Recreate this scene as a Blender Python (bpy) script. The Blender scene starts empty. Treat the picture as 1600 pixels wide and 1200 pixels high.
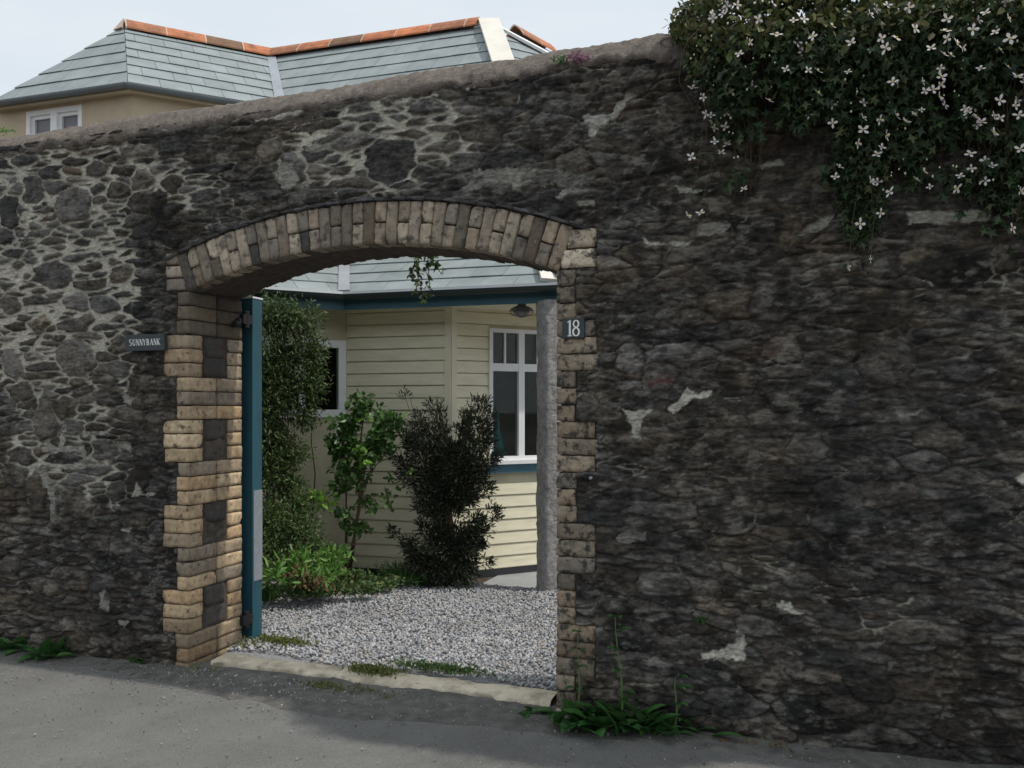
import bpy, bmesh, math, random
import numpy as np
from mathutils import Vector, Matrix
R = math.radians
random.seed(7); rng = np.random.default_rng(7)
scene = bpy.context.scene
COL = scene.collection
# ------------------------------------------------------------------ camera, sky, sun
F = 1341.0; EYE = 1.5
cam_d = bpy.data.cameras.new('camera'); cam = bpy.data.objects.new('camera', cam_d); COL.objects.link(cam)
cam_d.sensor_width = 36; cam_d.lens = 36*F/1600; cam_d.shift_y = 40/1600
cam_d.clip_end = 2000; cam_d.clip_start = .05
cam.location = (0, 0, EYE); cam.rotation_euler = (R(90), 0, 0)
scene.camera = cam
scene.view_settings.view_transform = 'Standard'; scene.view_settings.look = 'None'
scene.view_settings.exposure = 0.0; scene.view_settings.gamma = 1
SUN_EL = 60; sun_h = Vector((math.cos(R(-10.5)), math.sin(R(-10.5)), 0))   # towards the sun, seen from above
sun_dir = Vector((sun_h.x*math.cos(R(SUN_EL)), sun_h.y*math.cos(R(SUN_EL)), math.sin(R(SUN_EL))))
sd = bpy.data.lights.new('sun', 'SUN'); sd.energy = 2.5; sd.angle = R(1.0); sd.color = (1, .95, .87)
so = bpy.data.objects.new('sun', sd); COL.objects.link(so)
so.rotation_euler = (-sun_dir).to_track_quat('-Z', 'Y').to_euler()
so.location = (6, -3, 12)
w = bpy.data.worlds.new('World'); scene.world = w; w.use_nodes = True
nt = w.node_tree; nt.nodes.clear()
out = nt.nodes.new('ShaderNodeOutputWorld'); bg = nt.nodes.new('ShaderNodeBackground')
sky = nt.nodes.new('ShaderNodeTexSky'); sky.sky_type = 'NISHITA'; sky.sun_disc = False
sky.sun_elevation = R(SUN_EL); sky.sun_rotation = math.atan2(sun_h.x, sun_h.y)
sky.dust_density = 3
bg.inputs['Strength'].default_value = .1
tc = nt.nodes.new('ShaderNodeTexCoord'); mp = nt.nodes.new('ShaderNodeMapping'); mp.inputs['Scale'].default_value = (1, 1, 3.2)
cn = nt.nodes.new('ShaderNodeTexNoise'); cn.inputs['Scale'].default_value = 2.2; cn.inputs['Detail'].default_value = 7; cn.inputs['Roughness'].default_value = .55
cr = nt.nodes.new('ShaderNodeValToRGB'); cr.color_ramp.elements[0].position = .3; cr.color_ramp.elements[1].position = .68
cr.color_ramp.elements[0].color = (7.5, 8.5, 9.3, 1); cr.color_ramp.elements[1].color = (9.2, 9.7, 10.1, 1)
mx = nt.nodes.new('ShaderNodeMix'); mx.data_type = 'RGBA'; mx.inputs[0].default_value = .85
L = nt.links.new
L(tc.outputs['Generated'], mp.inputs['Vector']); L(mp.outputs[0], cn.inputs['Vector']); L(cn.outputs['Fac'], cr.inputs[0])
L(sky.outputs[0], mx.inputs[6]); L(cr.outputs[0], mx.inputs[7]); L(mx.outputs[2], bg.inputs['Color']); L(bg.outputs[0], out.inputs[0])

# ------------------------------------------------------------------ helpers
TH = R(19.45); DX, DY = math.cos(TH), -math.sin(TH)          # garden wall direction
P0 = (-1.889, 4.967)
def px2t(x):
    r = (x-800)/F
    return (r*P0[1]-P0[0])/(DX-r*DY)
def pw(x, y):
    t = px2t(x); Y = P0[1]+t*DY
    return t, EYE+(640-y)*Y/F
def at(x, y, Y): return Vector(((x-800)/F*Y, Y, EYE+(640-y)/F*Y))
def gp(x, y, z=0.0):                                          # ground point
    Y = (EYE-z)*F/(y-640); return Vector(((x-800)/F*Y, Y, z))
def W(t, o, z): return Vector((P0[0]+t*DX-o*DY, P0[1]+t*DY+o*DX, z))

def tagp(o, label=None, cat=None, group=None, kind=None):
    if label: o['label'] = label
    if cat: o['category'] = cat
    if group: o['group'] = group
    if kind: o['kind'] = kind
    return o
def empty(name, loc, label, cat, group=None, rz=0):
    o = bpy.data.objects.new(name, None); COL.objects.link(o); o.location = loc; o.rotation_euler = (0, 0, rz)
    o.empty_display_size = .2
    return tagp(o, label, cat, group)
def origin(o):
    p = Vector((0, 0, 0))
    while o is not None: p += Vector(o.location); o = o.parent
    return p

def np_mesh(name, verts, faces, mat=None, parent=None, smooth=False, local=False, colors=None, loc=None):
    """faces: (N,k) int array or list. verts in world coordinates unless local."""
    verts = np.asarray(verts, dtype=np.float32).reshape(-1, 3)
    if parent is not None and not local: verts = verts-np.array(origin(parent), dtype=np.float32)
    if loc is not None: verts = verts-np.array(loc, dtype=np.float32)
    me = bpy.data.meshes.new(name)
    if isinstance(faces, np.ndarray):
        n, k = faces.shape
        me.vertices.add(len(verts)); me.vertices.foreach_set('co', verts.ravel())
        me.loops.add(n*k); me.loops.foreach_set('vertex_index', faces.astype(np.int32).ravel())
        me.polygons.add(n); me.polygons.foreach_set('loop_start', np.arange(0, n*k, k, dtype=np.int32))
        me.update(calc_edges=True)
    else:
        me.from_pydata([tuple(v) for v in verts], [], [tuple(f) for f in faces]); me.update()
    if colors is not None:
        ca = me.color_attributes.new('tint', 'FLOAT_COLOR', 'POINT')
        c = np.ones((len(verts), 4), dtype=np.float32); c[:, :3] = colors; ca.data.foreach_set('color', c.ravel())
    if smooth: me.polygons.foreach_set('use_smooth', np.ones(len(me.polygons), dtype=bool))
    me.validate()
    if mat: me.materials.append(mat)
    o = bpy.data.objects.new(name, me); COL.objects.link(o)
    if parent is not None: o.parent = parent
    if loc is not None: o.location = loc
    return o

class MB:
    def __init__(s): s.v = []; s.f = []
    def add(s, vs, fs):
        b = len(s.v); s.v += [Vector(v) for v in vs]; s.f += [tuple(b+i for i in f) for f in fs]; return s
    def box(s, fr, a0, a1, b0, b1, c0, c1):
        """fr: function(a,b,c)->world"""
        vs = [fr(a, b, c) for c in (c0, c1) for a, b in ((a0, b0), (a1, b0), (a1, b1), (a0, b1))]
        return s.add(vs, [(0, 3, 2, 1), (4, 5, 6, 7), (0, 1, 5, 4), (1, 2, 6, 5), (2, 3, 7, 6), (3, 0, 4, 7)])
    def tube(s, pts, r, n=8, cap=True):
        pts = [Vector(p) for p in pts]; rs = r if isinstance(r, (list, tuple)) else [r]*len(pts)
        b = len(s.v); up = Vector((0, 0, 1))
        for i, p in enumerate(pts):
            d = (pts[min(i+1, len(pts)-1)]-pts[max(i-1, 0)])
            if d.length < 1e-6: d = Vector((0, 0, 1))
            d.normalize()
            x = d.cross(up) if abs(d.z) < .95 else d.cross(Vector((1, 0, 0)))
            x.normalize(); y = d.cross(x)
            for k in range(n):
                a = 2*math.pi*k/n; s.v.append(p+float(rs[i])*(math.cos(a)*x+math.sin(a)*y))
        for i in range(len(pts)-1):
            for k in range(n):
                s.f.append((b+i*n+k, b+i*n+(k+1) % n, b+(i+1)*n+(k+1) % n, b+(i+1)*n+k))
        if cap:
            s.f.append(tuple(b+k for k in range(n-1, -1, -1))); s.f.append(tuple(b+(len(pts)-1)*n+k for k in range(n)))
        return s
    def build(s, name, mat, parent=None, smooth=False, bevel=0, loc=None):
        o = np_mesh(name, [tuple(v) for v in s.v], s.f, mat, parent, smooth, loc=loc)
        bm = bmesh.new(); bm.from_mesh(o.data); bmesh.ops.recalc_face_normals(bm, faces=bm.faces); bm.to_mesh(o.data); bm.free()
        if bevel:
            m = o.modifiers.new('bevel', 'BEVEL'); m.width = bevel; m.segments = 2; m.limit_method = 'ANGLE'
        return o

def hsh(ix, iy, seed):
    h = (ix.astype(np.int64)*374761393+iy.astype(np.int64)*668265263+seed*1442695041) & 0xFFFFFFFF
    h = ((h ^ (h >> 13))*1274126177) & 0xFFFFFFFF
    h = (h ^ (h >> 16)) & 0xFFFFFFFF
    return h/4294967295.0
def vnoise(x, y, seed=0):
    ix = np.floor(x); iy = np.floor(y); fx = x-ix; fy = y-iy
    fx = fx*fx*(3-2*fx); fy = fy*fy*(3-2*fy); ix = ix.astype(np.int64); iy = iy.astype(np.int64)
    a = hsh(ix, iy, seed); b = hsh(ix+1, iy, seed); c = hsh(ix, iy+1, seed); d = hsh(ix+1, iy+1, seed)
    return a+(b-a)*fx+(c-a)*fy+(a-b-c+d)*fx*fy
def fbm(x, y, seed=0, oc=4, g=.5):
    s = 0; a = 1; n = 0
    for k in range(oc):
        s = s+a*vnoise(x*2**k+17.3*k, y*2**k-9.1*k, seed+k*31); n += a; a *= g
    return s/n
def sstep(a, b, x):
    t = np.clip((x-a)/(b-a), 0, 1); return t*t*(3-2*t)

# ------------------------------------------------------------------ materials
def mat(name, col=(.5, .5, .5), rough=.8, const=False, var=.0, vscale=6, stretch=(1, 1, 1), bump=0, bscale=60, isl=None, attr=False,
        spec=.4, dirt=None, metal=0, trans=0, bdist=.01, speck=None, coat=0):
    """procedural material: base colour (or per-island ramp / tint attribute) x noise, dirt patches, bump"""
    m = bpy.data.materials.new(name); m.use_nodes = True; t = m.node_tree; n = t.nodes; l = t.links.new
    b = n['Principled BSDF']; b.inputs['Roughness'].default_value = rough; b.inputs['Specular IOR Level'].default_value = spec
    b.inputs['Metallic'].default_value = metal
    if coat: b.inputs['Coat Weight'].default_value = coat
    tc = n.new('ShaderNodeTexCoord'); mp = n.new('ShaderNodeMapping'); mp.inputs['Scale'].default_value = stretch
    l(tc.outputs['Object'], mp.inputs['Vector']); V = mp.outputs[0]
    if attr:
        a = n.new('ShaderNodeAttribute'); a.attribute_name = 'tint'; c = a.outputs['Color']
    elif isl:
        g = n.new('ShaderNodeNewGeometry'); r = n.new('ShaderNodeValToRGB'); r.color_ramp.interpolation = 'CONSTANT' if const else 'LINEAR'
        while len(r.color_ramp.elements) < len(isl): r.color_ramp.elements.new(.5)
        for i, cc in enumerate(isl):
            r.color_ramp.elements[i].position = i/max(1, len(isl)-1); r.color_ramp.elements[i].color = (*cc, 1)
        l(g.outputs['Random Per Island'], r.inputs[0]); c = r.outputs[0]
    else:
        r = n.new('ShaderNodeRGB'); r.outputs[0].default_value = (*col, 1); c = r.outputs[0]
    def noise(sc, det=6, rg=.6):
        x = n.new('ShaderNodeTexNoise'); x.inputs['Scale'].default_value = sc; x.inputs['Detail'].default_value = det
        x.inputs['Roughness'].default_value = rg; l(V, x.inputs['Vector']); return x.outputs['Fac']
    if var:
        mr = n.new('ShaderNodeMapRange'); mr.inputs['From Min'].default_value = .3; mr.inputs['From Max'].default_value = .7
        mr.inputs['To Min'].default_value = 1-var; mr.inputs['To Max'].default_value = 1+var
        l(noise(vscale), mr.inputs[0])
        mm = n.new('ShaderNodeMix'); mm.data_type = 'RGBA'; mm.blend_type = 'MULTIPLY'; mm.inputs[0].default_value = 1
        l(c, mm.inputs[6]); l(mr.outputs[0], mm.inputs[7]); c = mm.outputs[2]
    for dd in ([dirt] if dirt and not isinstance(dirt, list) else (dirt or [])):
        dc, ds, lo, hi, amt = dd
        mr = n.new('ShaderNodeMapRange'); mr.inputs['From Min'].default_value = lo; mr.inputs['From Max'].default_value = hi
        mr.inputs['To Max'].default_value = amt
        l(noise(ds, 8, .65), mr.inputs[0])
        mm = n.new('ShaderNodeMix'); mm.data_type = 'RGBA'; l(mr.outputs[0], mm.inputs[0]); l(c, mm.inputs[6]); mm.inputs[7].default_value = (*dc, 1); c = mm.outputs[2]
    l(c, b.inputs['Base Color'])
    if bump:
        bp = n.new('ShaderNodeBump'); bp.inputs['Strength'].default_value = bump; bp.inputs['Distance'].default_value = bdist
        l(noise(bscale, 6, .65), bp.inputs['Height']); l(bp.outputs[0], b.inputs['Normal'])
    if trans:
        o = n['Material Output']; tr = n.new('ShaderNodeBsdfTranslucent'); ms = n.new('ShaderNodeMixShader'); ms.inputs[0].default_value = trans
        l(c, tr.inputs[0]); l(b.outputs[0], ms.inputs[1]); l(tr.outputs[0], ms.inputs[2]); l(ms.outputs[0], o.inputs[0])
    return m

M_rub = mat('rubble', attr=True, rough=.92, var=.45, vscale=38, stretch=(1, 1, 2.2), bump=.9, bscale=70, bdist=.012, spec=.3,
            dirt=[((.30, .28, .25), 55, .62, .78, .38), ((.012, .012, .014), 21, .6, .75, .55)])
M_cope = mat('coping_mortar', (.185, .155, .132), .95, var=.35, vscale=30, bump=1, bscale=75, bdist=.015, dirt=[((.36, .32, .27), 60, .58, .75, .55), ((.075, .066, .058), 11, .5, .68, .6)])
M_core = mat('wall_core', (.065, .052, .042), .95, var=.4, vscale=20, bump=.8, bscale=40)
M_brick = mat('buff_brick', attr=True, rough=.9, var=.22, vscale=30, bump=.7, bscale=90, bdist=.006,
              dirt=[((.10, .065, .04), 9, .48, .68, .55), ((.035, .03, .028), 26, .56, .66, .8), ((.5, .47, .4), 75, .64, .76, .35)])
M_brick2 = mat('stained_brick', attr=True, rough=.92, var=.28, vscale=30, bump=.9, bscale=90, bdist=.008,
              dirt=[((.12, .105, .085), 11, .42, .62, .5), ((.028, .027, .026), 22, .50, .60, .85), ((.42, .40, .35), 48, .60, .70, .5)])
M_brick3 = mat('worn_brick', attr=True, rough=.92, var=.25, vscale=30, bump=.9, bscale=90, bdist=.008,
              dirt=[((.13, .115, .095), 11, .48, .66, .5), ((.032, .03, .03), 24, .53, .62, .75), ((.46, .43, .37), 48, .60, .70, .5)])
M_road = mat('asphalt', (.19, .187, .178), .93, var=.13, vscale=2.2, bump=1, bscale=110, bdist=.012,
             dirt=[((.12, .118, .112), 1.3, .48, .66, .45), ((.11, .11, .105), 9, .55, .7, .35), ((.40, .39, .37), 120, .58, .68, .6), ((.05, .05, .05), 95, .57, .66, .6)])
M_verge = mat('verge_dirt', (.125, .118, .11), .96, var=.4, vscale=14, bump=1, bscale=110, bdist=.008,
              dirt=[((.26, .24, .22), 170, .6, .7, .6), ((.05, .05, .045), 6, .5, .7, .5)])
M_soil = mat('garden_soil', (.07, .055, .04), .96, var=.4, vscale=9, bump=1, bscale=40)
M_gbed = mat('gravel_bed', (.26, .26, .27), .95, var=.5, vscale=70, bump=1, bscale=90)
M_grav = mat('gravel_stone', rough=.85, isl=[(.13, .135, .15), (.40, .41, .43), (.28, .28, .29), (.56, .56, .57), (.22, .23, .26), (.46, .41, .35), (.30, .30, .32)], var=.15, vscale=80, dirt=[((.2, .19, .185), 1.6, .5, .68, .45)])
M_paver = mat('path_slab', (.30, .31, .32), .9, var=.15, vscale=8, bump=.4, bscale=60)
M_kerb = mat('kerb_concrete', (.64, .56, .43), .9, var=.16, vscale=9, bump=.7, bscale=70, dirt=[((.24, .19, .14), 8, .46, .64, .7), ((.12, .11, .09), 30, .6, .7, .6)])
M_side = mat('cream_board', (.86, .80, .60), .62, dirt=[((.50, .47, .34), 3, .56, .76, .4)], var=.09, vscale=5, stretch=(1, 1, 6), bump=.12, bscale=40)
M_cream = mat('cream_paint', (.84, .78, .60), .6, var=.05, vscale=5)
M_crend = mat('cream_render', (.60, .56, .40), .85, var=.12, vscale=4, bump=.3, bscale=70)
M_rend = mat('beige_render', (.56, .46, .33), .9, var=.08, vscale=5, bump=.4, bscale=120)
M_plinth = mat('plinth_paint', (.035, .036, .04), .6, var=.2)
M_teal = mat('teal_paint', (.055, .14, .18), .45, var=.12, vscale=7)
M_gate = mat('gate_paint', (.022, .082, .11), .42, var=.15, vscale=6, bump=.12, bscale=30, stretch=(3, 3, .6))
M_gplate = mat('galvanised', (.30, .33, .36), .5, var=.12, vscale=20, metal=.4)
M_gut = mat('gutter_plastic', (.15, .17, .18), .4, var=.1)
M_gut2 = mat('dark_gutter', (.045, .065, .065), .45, var=.1)
M_rim = mat('gutter_rim', (.75, .78, .8), .4)
M_white = mat('white_frame', (.9, .9, .9), .45, var=.03)
M_lead = mat('lead_sheet', (.36, .38, .41), .55, var=.15, vscale=5, metal=.2)
M_hip = mat('white_hip', (.74, .70, .63), .7, var=.08, vscale=6, bump=.2, bscale=30)
M_slate = mat('roof_slate', rough=.55, isl=[(.235, .27, .275), (.27, .305, .31), (.25, .285, .29), (.29, .325, .33), (.26, .29, .30)], var=.14, vscale=5, bump=.25, bscale=30, dirt=[((.17, .185, .17), 3, .52, .72, .45), ((.38, .39, .36), 40, .64, .74, .35)])
M_under = mat('slate_underlay', (.03, .035, .04), .8)
M_ridge = mat('terracotta', rough=.8, const=True, isl=[(.52, .17, .07), (.44, .15, .07), (.58, .2, .09), (.20, .11, .065), (.46, .17, .08), (.36, .15, .08), (.54, .18, .08), (.48, .17, .08), (.57, .2, .09), (.5, .5, .5)], var=.3, vscale=9, bump=.3, bscale=50,
              dirt=((.10, .075, .05), 8, .55, .7, .7))
M_ridgem = mat('ridge_mortar', (.6, .45, .36), .9, var=.1)
M_gran = mat('granite', (.33, .32, .31), .92, var=.3, vscale=25, bump=1, bscale=30, bdist=.02, dirt=[((.42, .42, .42), 60, .58, .7, .5), ((.13, .10, .085), 4, .5, .7, .6)])
M_iron = mat('black_iron', (.02, .02, .022), .6, var=.2, metal=.3)
M_slab = mat('plaque_slate', (.035, .045, .048), .55, var=.15, vscale=20)
M_letter = mat('letter_white', (.75, .76, .74), .6)
M_dark = mat('room_dark', (.6, .56, .48), .9, var=.3, vscale=2)
M_dark2 = mat('room_black', (.05, .05, .05), .9)
M_curt = mat('curtain', (.30, .33, .27), .9, var=.15)
M_vase = mat('teal_glass', (.10, .40, .42), .2)
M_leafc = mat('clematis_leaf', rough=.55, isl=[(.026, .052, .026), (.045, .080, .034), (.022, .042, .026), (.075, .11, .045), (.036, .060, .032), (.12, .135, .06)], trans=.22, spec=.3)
M_leafc2 = mat('clematis_top_leaf', rough=.55, isl=[(.09, .13, .04), (.16, .18, .06), (.06, .09, .035), (.26, .25, .11), (.15, .11, .08)], trans=.3, spec=.3)  # young top growth, its yellow raised to look sunlit
M_petal = mat('petal', (.78, .71, .71), .6, var=.05, vscale=40, trans=.25)
M_bud = mat('bud', (.65, .68, .5), .6)
M_stamen = mat('stamen', (.75, .6, .15), .7)
M_stem = mat('stem', (.10, .07, .045), .85)
M_gstem = mat('green_stem', (.10, .16, .05), .7)
M_hedge = mat('climber_leaf', rough=.5, isl=[(.05, .095, .032), (.085, .14, .045), (.03, .065, .025), (.15, .20, .07), (.065, .10, .035), (.11, .13, .05)], trans=.25)
M_bush = mat('bush_leaf', rough=.4, isl=[(.05, .12, .03), (.08, .17, .04), (.035, .08, .025), (.13, .25, .06), (.06, .13, .035)], trans=.25)
M_bright = mat('young_leaf', rough=.45, isl=[(.22, .42, .06), (.16, .33, .05), (.30, .48, .09), (.12, .24, .05)], trans=.35)
M_yew = mat('dark_needle', rough=.7, isl=[(.022, .036, .020), (.035, .048, .026), (.05, .045, .03), (.02, .034, .02), (.06, .075, .035)], trans=.1)
M_low = mat('low_leaf', rough=.55, isl=[(.06, .12, .03), (.10, .18, .05), (.04, .09, .03), (.14, .20, .06), (.12, .09, .05)], trans=.25)
M_weed = mat('weed_leaf', rough=.5, isl=[(.045, .13, .035), (.06, .16, .04), (.035, .10, .03), (.08, .18, .05)], trans=.25)
M_strap = mat('strap_leaf', rough=.5, isl=[(.16, .32, .06), (.10, .22, .05), (.22, .36, .09)], trans=.3)
M_grass = mat('grass_blade', rough=.6, isl=[(.16, .22, .06), (.10, .17, .05), (.30, .28, .12), (.22, .22, .09)], trans=.3)
M_moss = mat('moss', rough=.9, isl=[(.10, .13, .03), (.14, .16, .04), (.07, .10, .03), (.2, .17, .06)], trans=.15)
M_pink = mat('pink_petal', (.38, .20, .28), .7, var=.2, vscale=40)
M_redleaf = mat('russet_leaf', rough=.6, isl=[(.16, .07, .04), (.10, .10, .04), (.22, .10, .06)], trans=.2)
M_crumb = mat('grit', rough=.9, isl=[(.12, .12, .12), (.22, .22, .22), (.38, .37, .36), (.2, .18, .16), (.07, .07, .07)])
def glass_mat():
    m = bpy.data.materials.new('window_glass'); m.use_nodes = True; t = m.node_tree; n = t.nodes; n.clear(); l = t.links.new
    o = n.new('ShaderNodeOutputMaterial'); g = n.new('ShaderNodeBsdfGlossy'); g.inputs['Roughness'].default_value = .02
    tr = n.new('ShaderNodeBsdfTransparent'); tr.inputs[0].default_value = (.8, .85, .85, 1)
    f = n.new('ShaderNodeFresnel'); f.inputs[0].default_value = 1.32; ms = n.new('ShaderNodeMixShader')
    l(f.outputs[0], ms.inputs[0]); l(tr.outputs[0], ms.inputs[1]); l(g.outputs[0], ms.inputs[2]); l(ms.outputs[0], o.inputs[0]); return m
M_glass = glass_mat()

# ------------------------------------------------------------------ ground
def sheet(name, pts, z, m, label):
    o = np_mesh(name, [(p[0], p[1], z) for p in pts], [tuple(range(len(pts)))], m)
    o['kind'] = 'structure'; o['label'] = label; return o
sheet('ground', [(-300, -300), (300, -300), (300, 300), (-300, 300)], -.012, M_soil, 'bare ground beyond the road and house')
def lsheet(name, t0, t1, o0, o1, z, m, label):
    return sheet(name, [W(t0, o0, 0), W(t1, o0, 0), W(t1, o1, 0), W(t0, o1, 0)], z, m, label)
# road with a gently uneven surface
def road():
    ts = np.concatenate([np.linspace(-60, -3, 30), np.arange(-2.95, 6, .05), np.linspace(6, 60, 30)])
    os_ = np.concatenate([np.linspace(-9, -3, 20), np.arange(-2.95, .3, .05)])
    T, O = np.meshgrid(ts, os_); Z = .004+.012*(fbm(T*1.3, O*1.3, 3)-.5)
    Z = Z+.03*sstep(-.35, 0, O)*(fbm(T*5, O*5, 8)-.25)
    X = P0[0]+T*DX-O*DY; Y = P0[1]+T*DY+O*DX
    v = np.stack([X, Y, Z], -1).reshape(-1, 3); nx = len(ts); ny = len(os_)
    i = np.arange(nx*ny).reshape(ny, nx); f = np.stack([i[:-1, :-1], i[:-1, 1:], i[1:, 1:], i[1:, :-1]], -1).reshape(-1, 4)
    o = np_mesh('road', v, f, M_road, smooth=True); o['kind'] = 'structure'; o['label'] = 'worn grey asphalt road in front of the stone wall'
    # dirt gathered along the foot of the wall
    ts = np.arange(-2.95, 6, .03); wv = .20+.14*(fbm(ts*1.7, ts*0+3, 5)-.3)+.03*(vnoise(ts*9, ts*0, 9)-.5)
    wv += .2*np.exp(-((ts-1.2)/.9)**2)
    rows = []
    for k, fr in enumerate(np.linspace(0, 1, 12)):
        O = .05-(wv+.05)*fr; z = .006+.012*(fbm(ts*1.3, O*1.3, 3)-.5)+.03*sstep(-.35, 0, O)*(fbm(ts*5, O*5, 8)-.25)
        z = z+(.010*(1-fr)**.5-.006*(fr > .99))*(1+.8*(vnoise(ts*20, O*20, 4)-.5))
        rows.append(np.stack([P0[0]+ts*DX-O*DY, P0[1]+ts*DY+O*DX, z], -1))
    v = np.concatenate(rows); nx = len(ts); i = np.arange(nx*12).reshape(12, nx)
    f = np.stack([i[:-1, :-1], i[1:, :-1], i[1:, 1:], i[:-1, 1:]], -1).reshape(-1, 4)
    o = np_mesh('verge', v, f, M_verge, smooth=True); o['kind'] = 'structure'; o['label'] = 'dark gritty dirt along the foot of the wall'
road()
lsheet('gravel_bed', -1.2, 4.2, .30, 2.75, .012, M_gbed, 'gravel drive bed inside the gateway')
lsheet('path', .72, 4.5, 2.755, 5.6, -.004, M_paver, 'grey paved path beside the house')

def ico():
    p = (1+5**.5)/2
    v = np.array([(-1, p, 0), (1, p, 0), (-1, -p, 0), (1, -p, 0), (0, -1, p), (0, 1, p), (0, -1, -p), (0, 1, -p), (p, 0, -1), (p, 0, 1), (-p, 0, -1), (-p, 0, 1)], float)
    v /= np.linalg.norm(v[0])
    f = np.array([(0, 11, 5), (0, 5, 1), (0, 1, 7), (0, 7, 10), (0, 10, 11), (1, 5, 9), (5, 11, 4), (11, 10, 2), (10, 7, 6), (7, 1, 8), (3, 9, 4), (3, 4, 2), (3, 2, 6), (3, 6, 8), (3, 8, 9), (4, 9, 5), (2, 4, 11), (6, 2, 10), (8, 6, 7), (9, 8, 1)])
    return v, f
def randrot(n, tilt=1.0):
    q = rng.normal(size=(n, 4)); q /= np.linalg.norm(q, axis=1)[:, None]
    w_, x, y, z = q.T
    return np.stack([1-2*(y*y+z*z), 2*(x*y-z*w_), 2*(x*z+y*w_), 2*(x*y+z*w_), 1-2*(x*x+z*z), 2*(y*z-x*w_), 2*(x*z-y*w_), 2*(y*z+x*w_), 1-2*(x*x+y*y)], -1).reshape(n, 3, 3)
def pebbles(name, pos, size, m, label, **k):
    v, f = ico(); n = len(pos)
    vs = v[None]*(1+.35*(rng.random((n, 12, 1))-.5))*(np.array([1, .75, .55])*(.8+.4*rng.random((n, 1, 3))))*size[:, None, None]
    vs = np.einsum('nij,nkj->nki', randrot(n), vs)+pos[:, None]
    fs = f[None]+12*np.arange(n)[:, None, None]
    o = np_mesh(name, vs.reshape(-1, 3), fs.reshape(-1, 3), m); tagp(o, label, **k); return o
n = 26000
t = rng.uniform(-.5, 3.1, n); o_ = rng.uniform(.32, 2.72, n)+.06*np.sin(t*5)
P = np.stack([P0[0]+t*DX-o_*DY, P0[1]+t*DY+o_*DX, .018+.012*fbm(t*4, o_*4, 2)+.01*rng.random(n)], -1)
pebbles('gravel', P, rng.uniform(.008, .0155, n), M_grav, 'pale grey and white gravel chippings covering the drive', cat='gravel', kind='stuff')
# grit scattered on the road
n = 3600
t = rng.uniform(-2, 5, n); o_ = -np.abs(rng.normal(0, .6, n))-.02
k2 = 900; t[:k2] = rng.normal(.75, .55, k2); o_[:k2] = -np.abs(rng.normal(.05, .17, k2))-.01
P = np.stack([P0[0]+t*DX-o_*DY, P0[1]+t*DY+o_*DX, .012+.012*(fbm(t*1.3, o_*1.3, 3)-.5)+.02*sstep(-.35, 0, o_)*fbm(t*5, o_*5, 8)], -1)
pebbles('loose_grit', P, (.0014+.0056*rng.random(n)**2.2)*np.where(np.arange(n) < k2, 1.3, 1), M_crumb, 'small loose chippings scattered on the asphalt near the gateway', cat='grit', kind='stuff')

# threshold kerb
def kerb():
    ts = np.arange(.13, 2.21, .02); prof = [(.045, -.03), (.05, .03), (.065, .043), (.13, .050), (.20, .050), (.235, .040), (.26, .0)]
    rows = []
    for k, (o0, z0) in enumerate(prof):
        jag = (fbm(ts*7, ts*0+k*.35, 12)-.5)
        O = np.maximum(o0-.01, 0)+(.10*np.maximum(jag, -.1)+.03*(vnoise(ts*22, ts*0+k, 19)-.5))*(1 if k in (0, 1, 2, 5, 6) else .3)+.035*np.exp(-((ts-.45)/.25)**2)*(k in (1, 2, 0))
        z = np.full_like(ts, z0)+.008*(vnoise(ts*14, ts*0+k, 13)-.5)
        rows.append(np.stack([P0[0]+ts*DX-O*DY, P0[1]+ts*DY+O*DX, z], -1))
    v = np.concatenate(rows); nx = len(ts); i = np.arange(nx*len(prof)).reshape(len(prof), nx)
    f = np.stack([i[:-1, :-1], i[:-1, 1:], i[1:, 1:], i[1:, :-1]], -1).reshape(-1, 4)
    o = np_mesh('kerb', v, f, M_kerb, smooth=True); o['kind'] = 'structure'; o['label'] = 'worn cream concrete threshold kerb across the gateway'
kerb()

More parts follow.
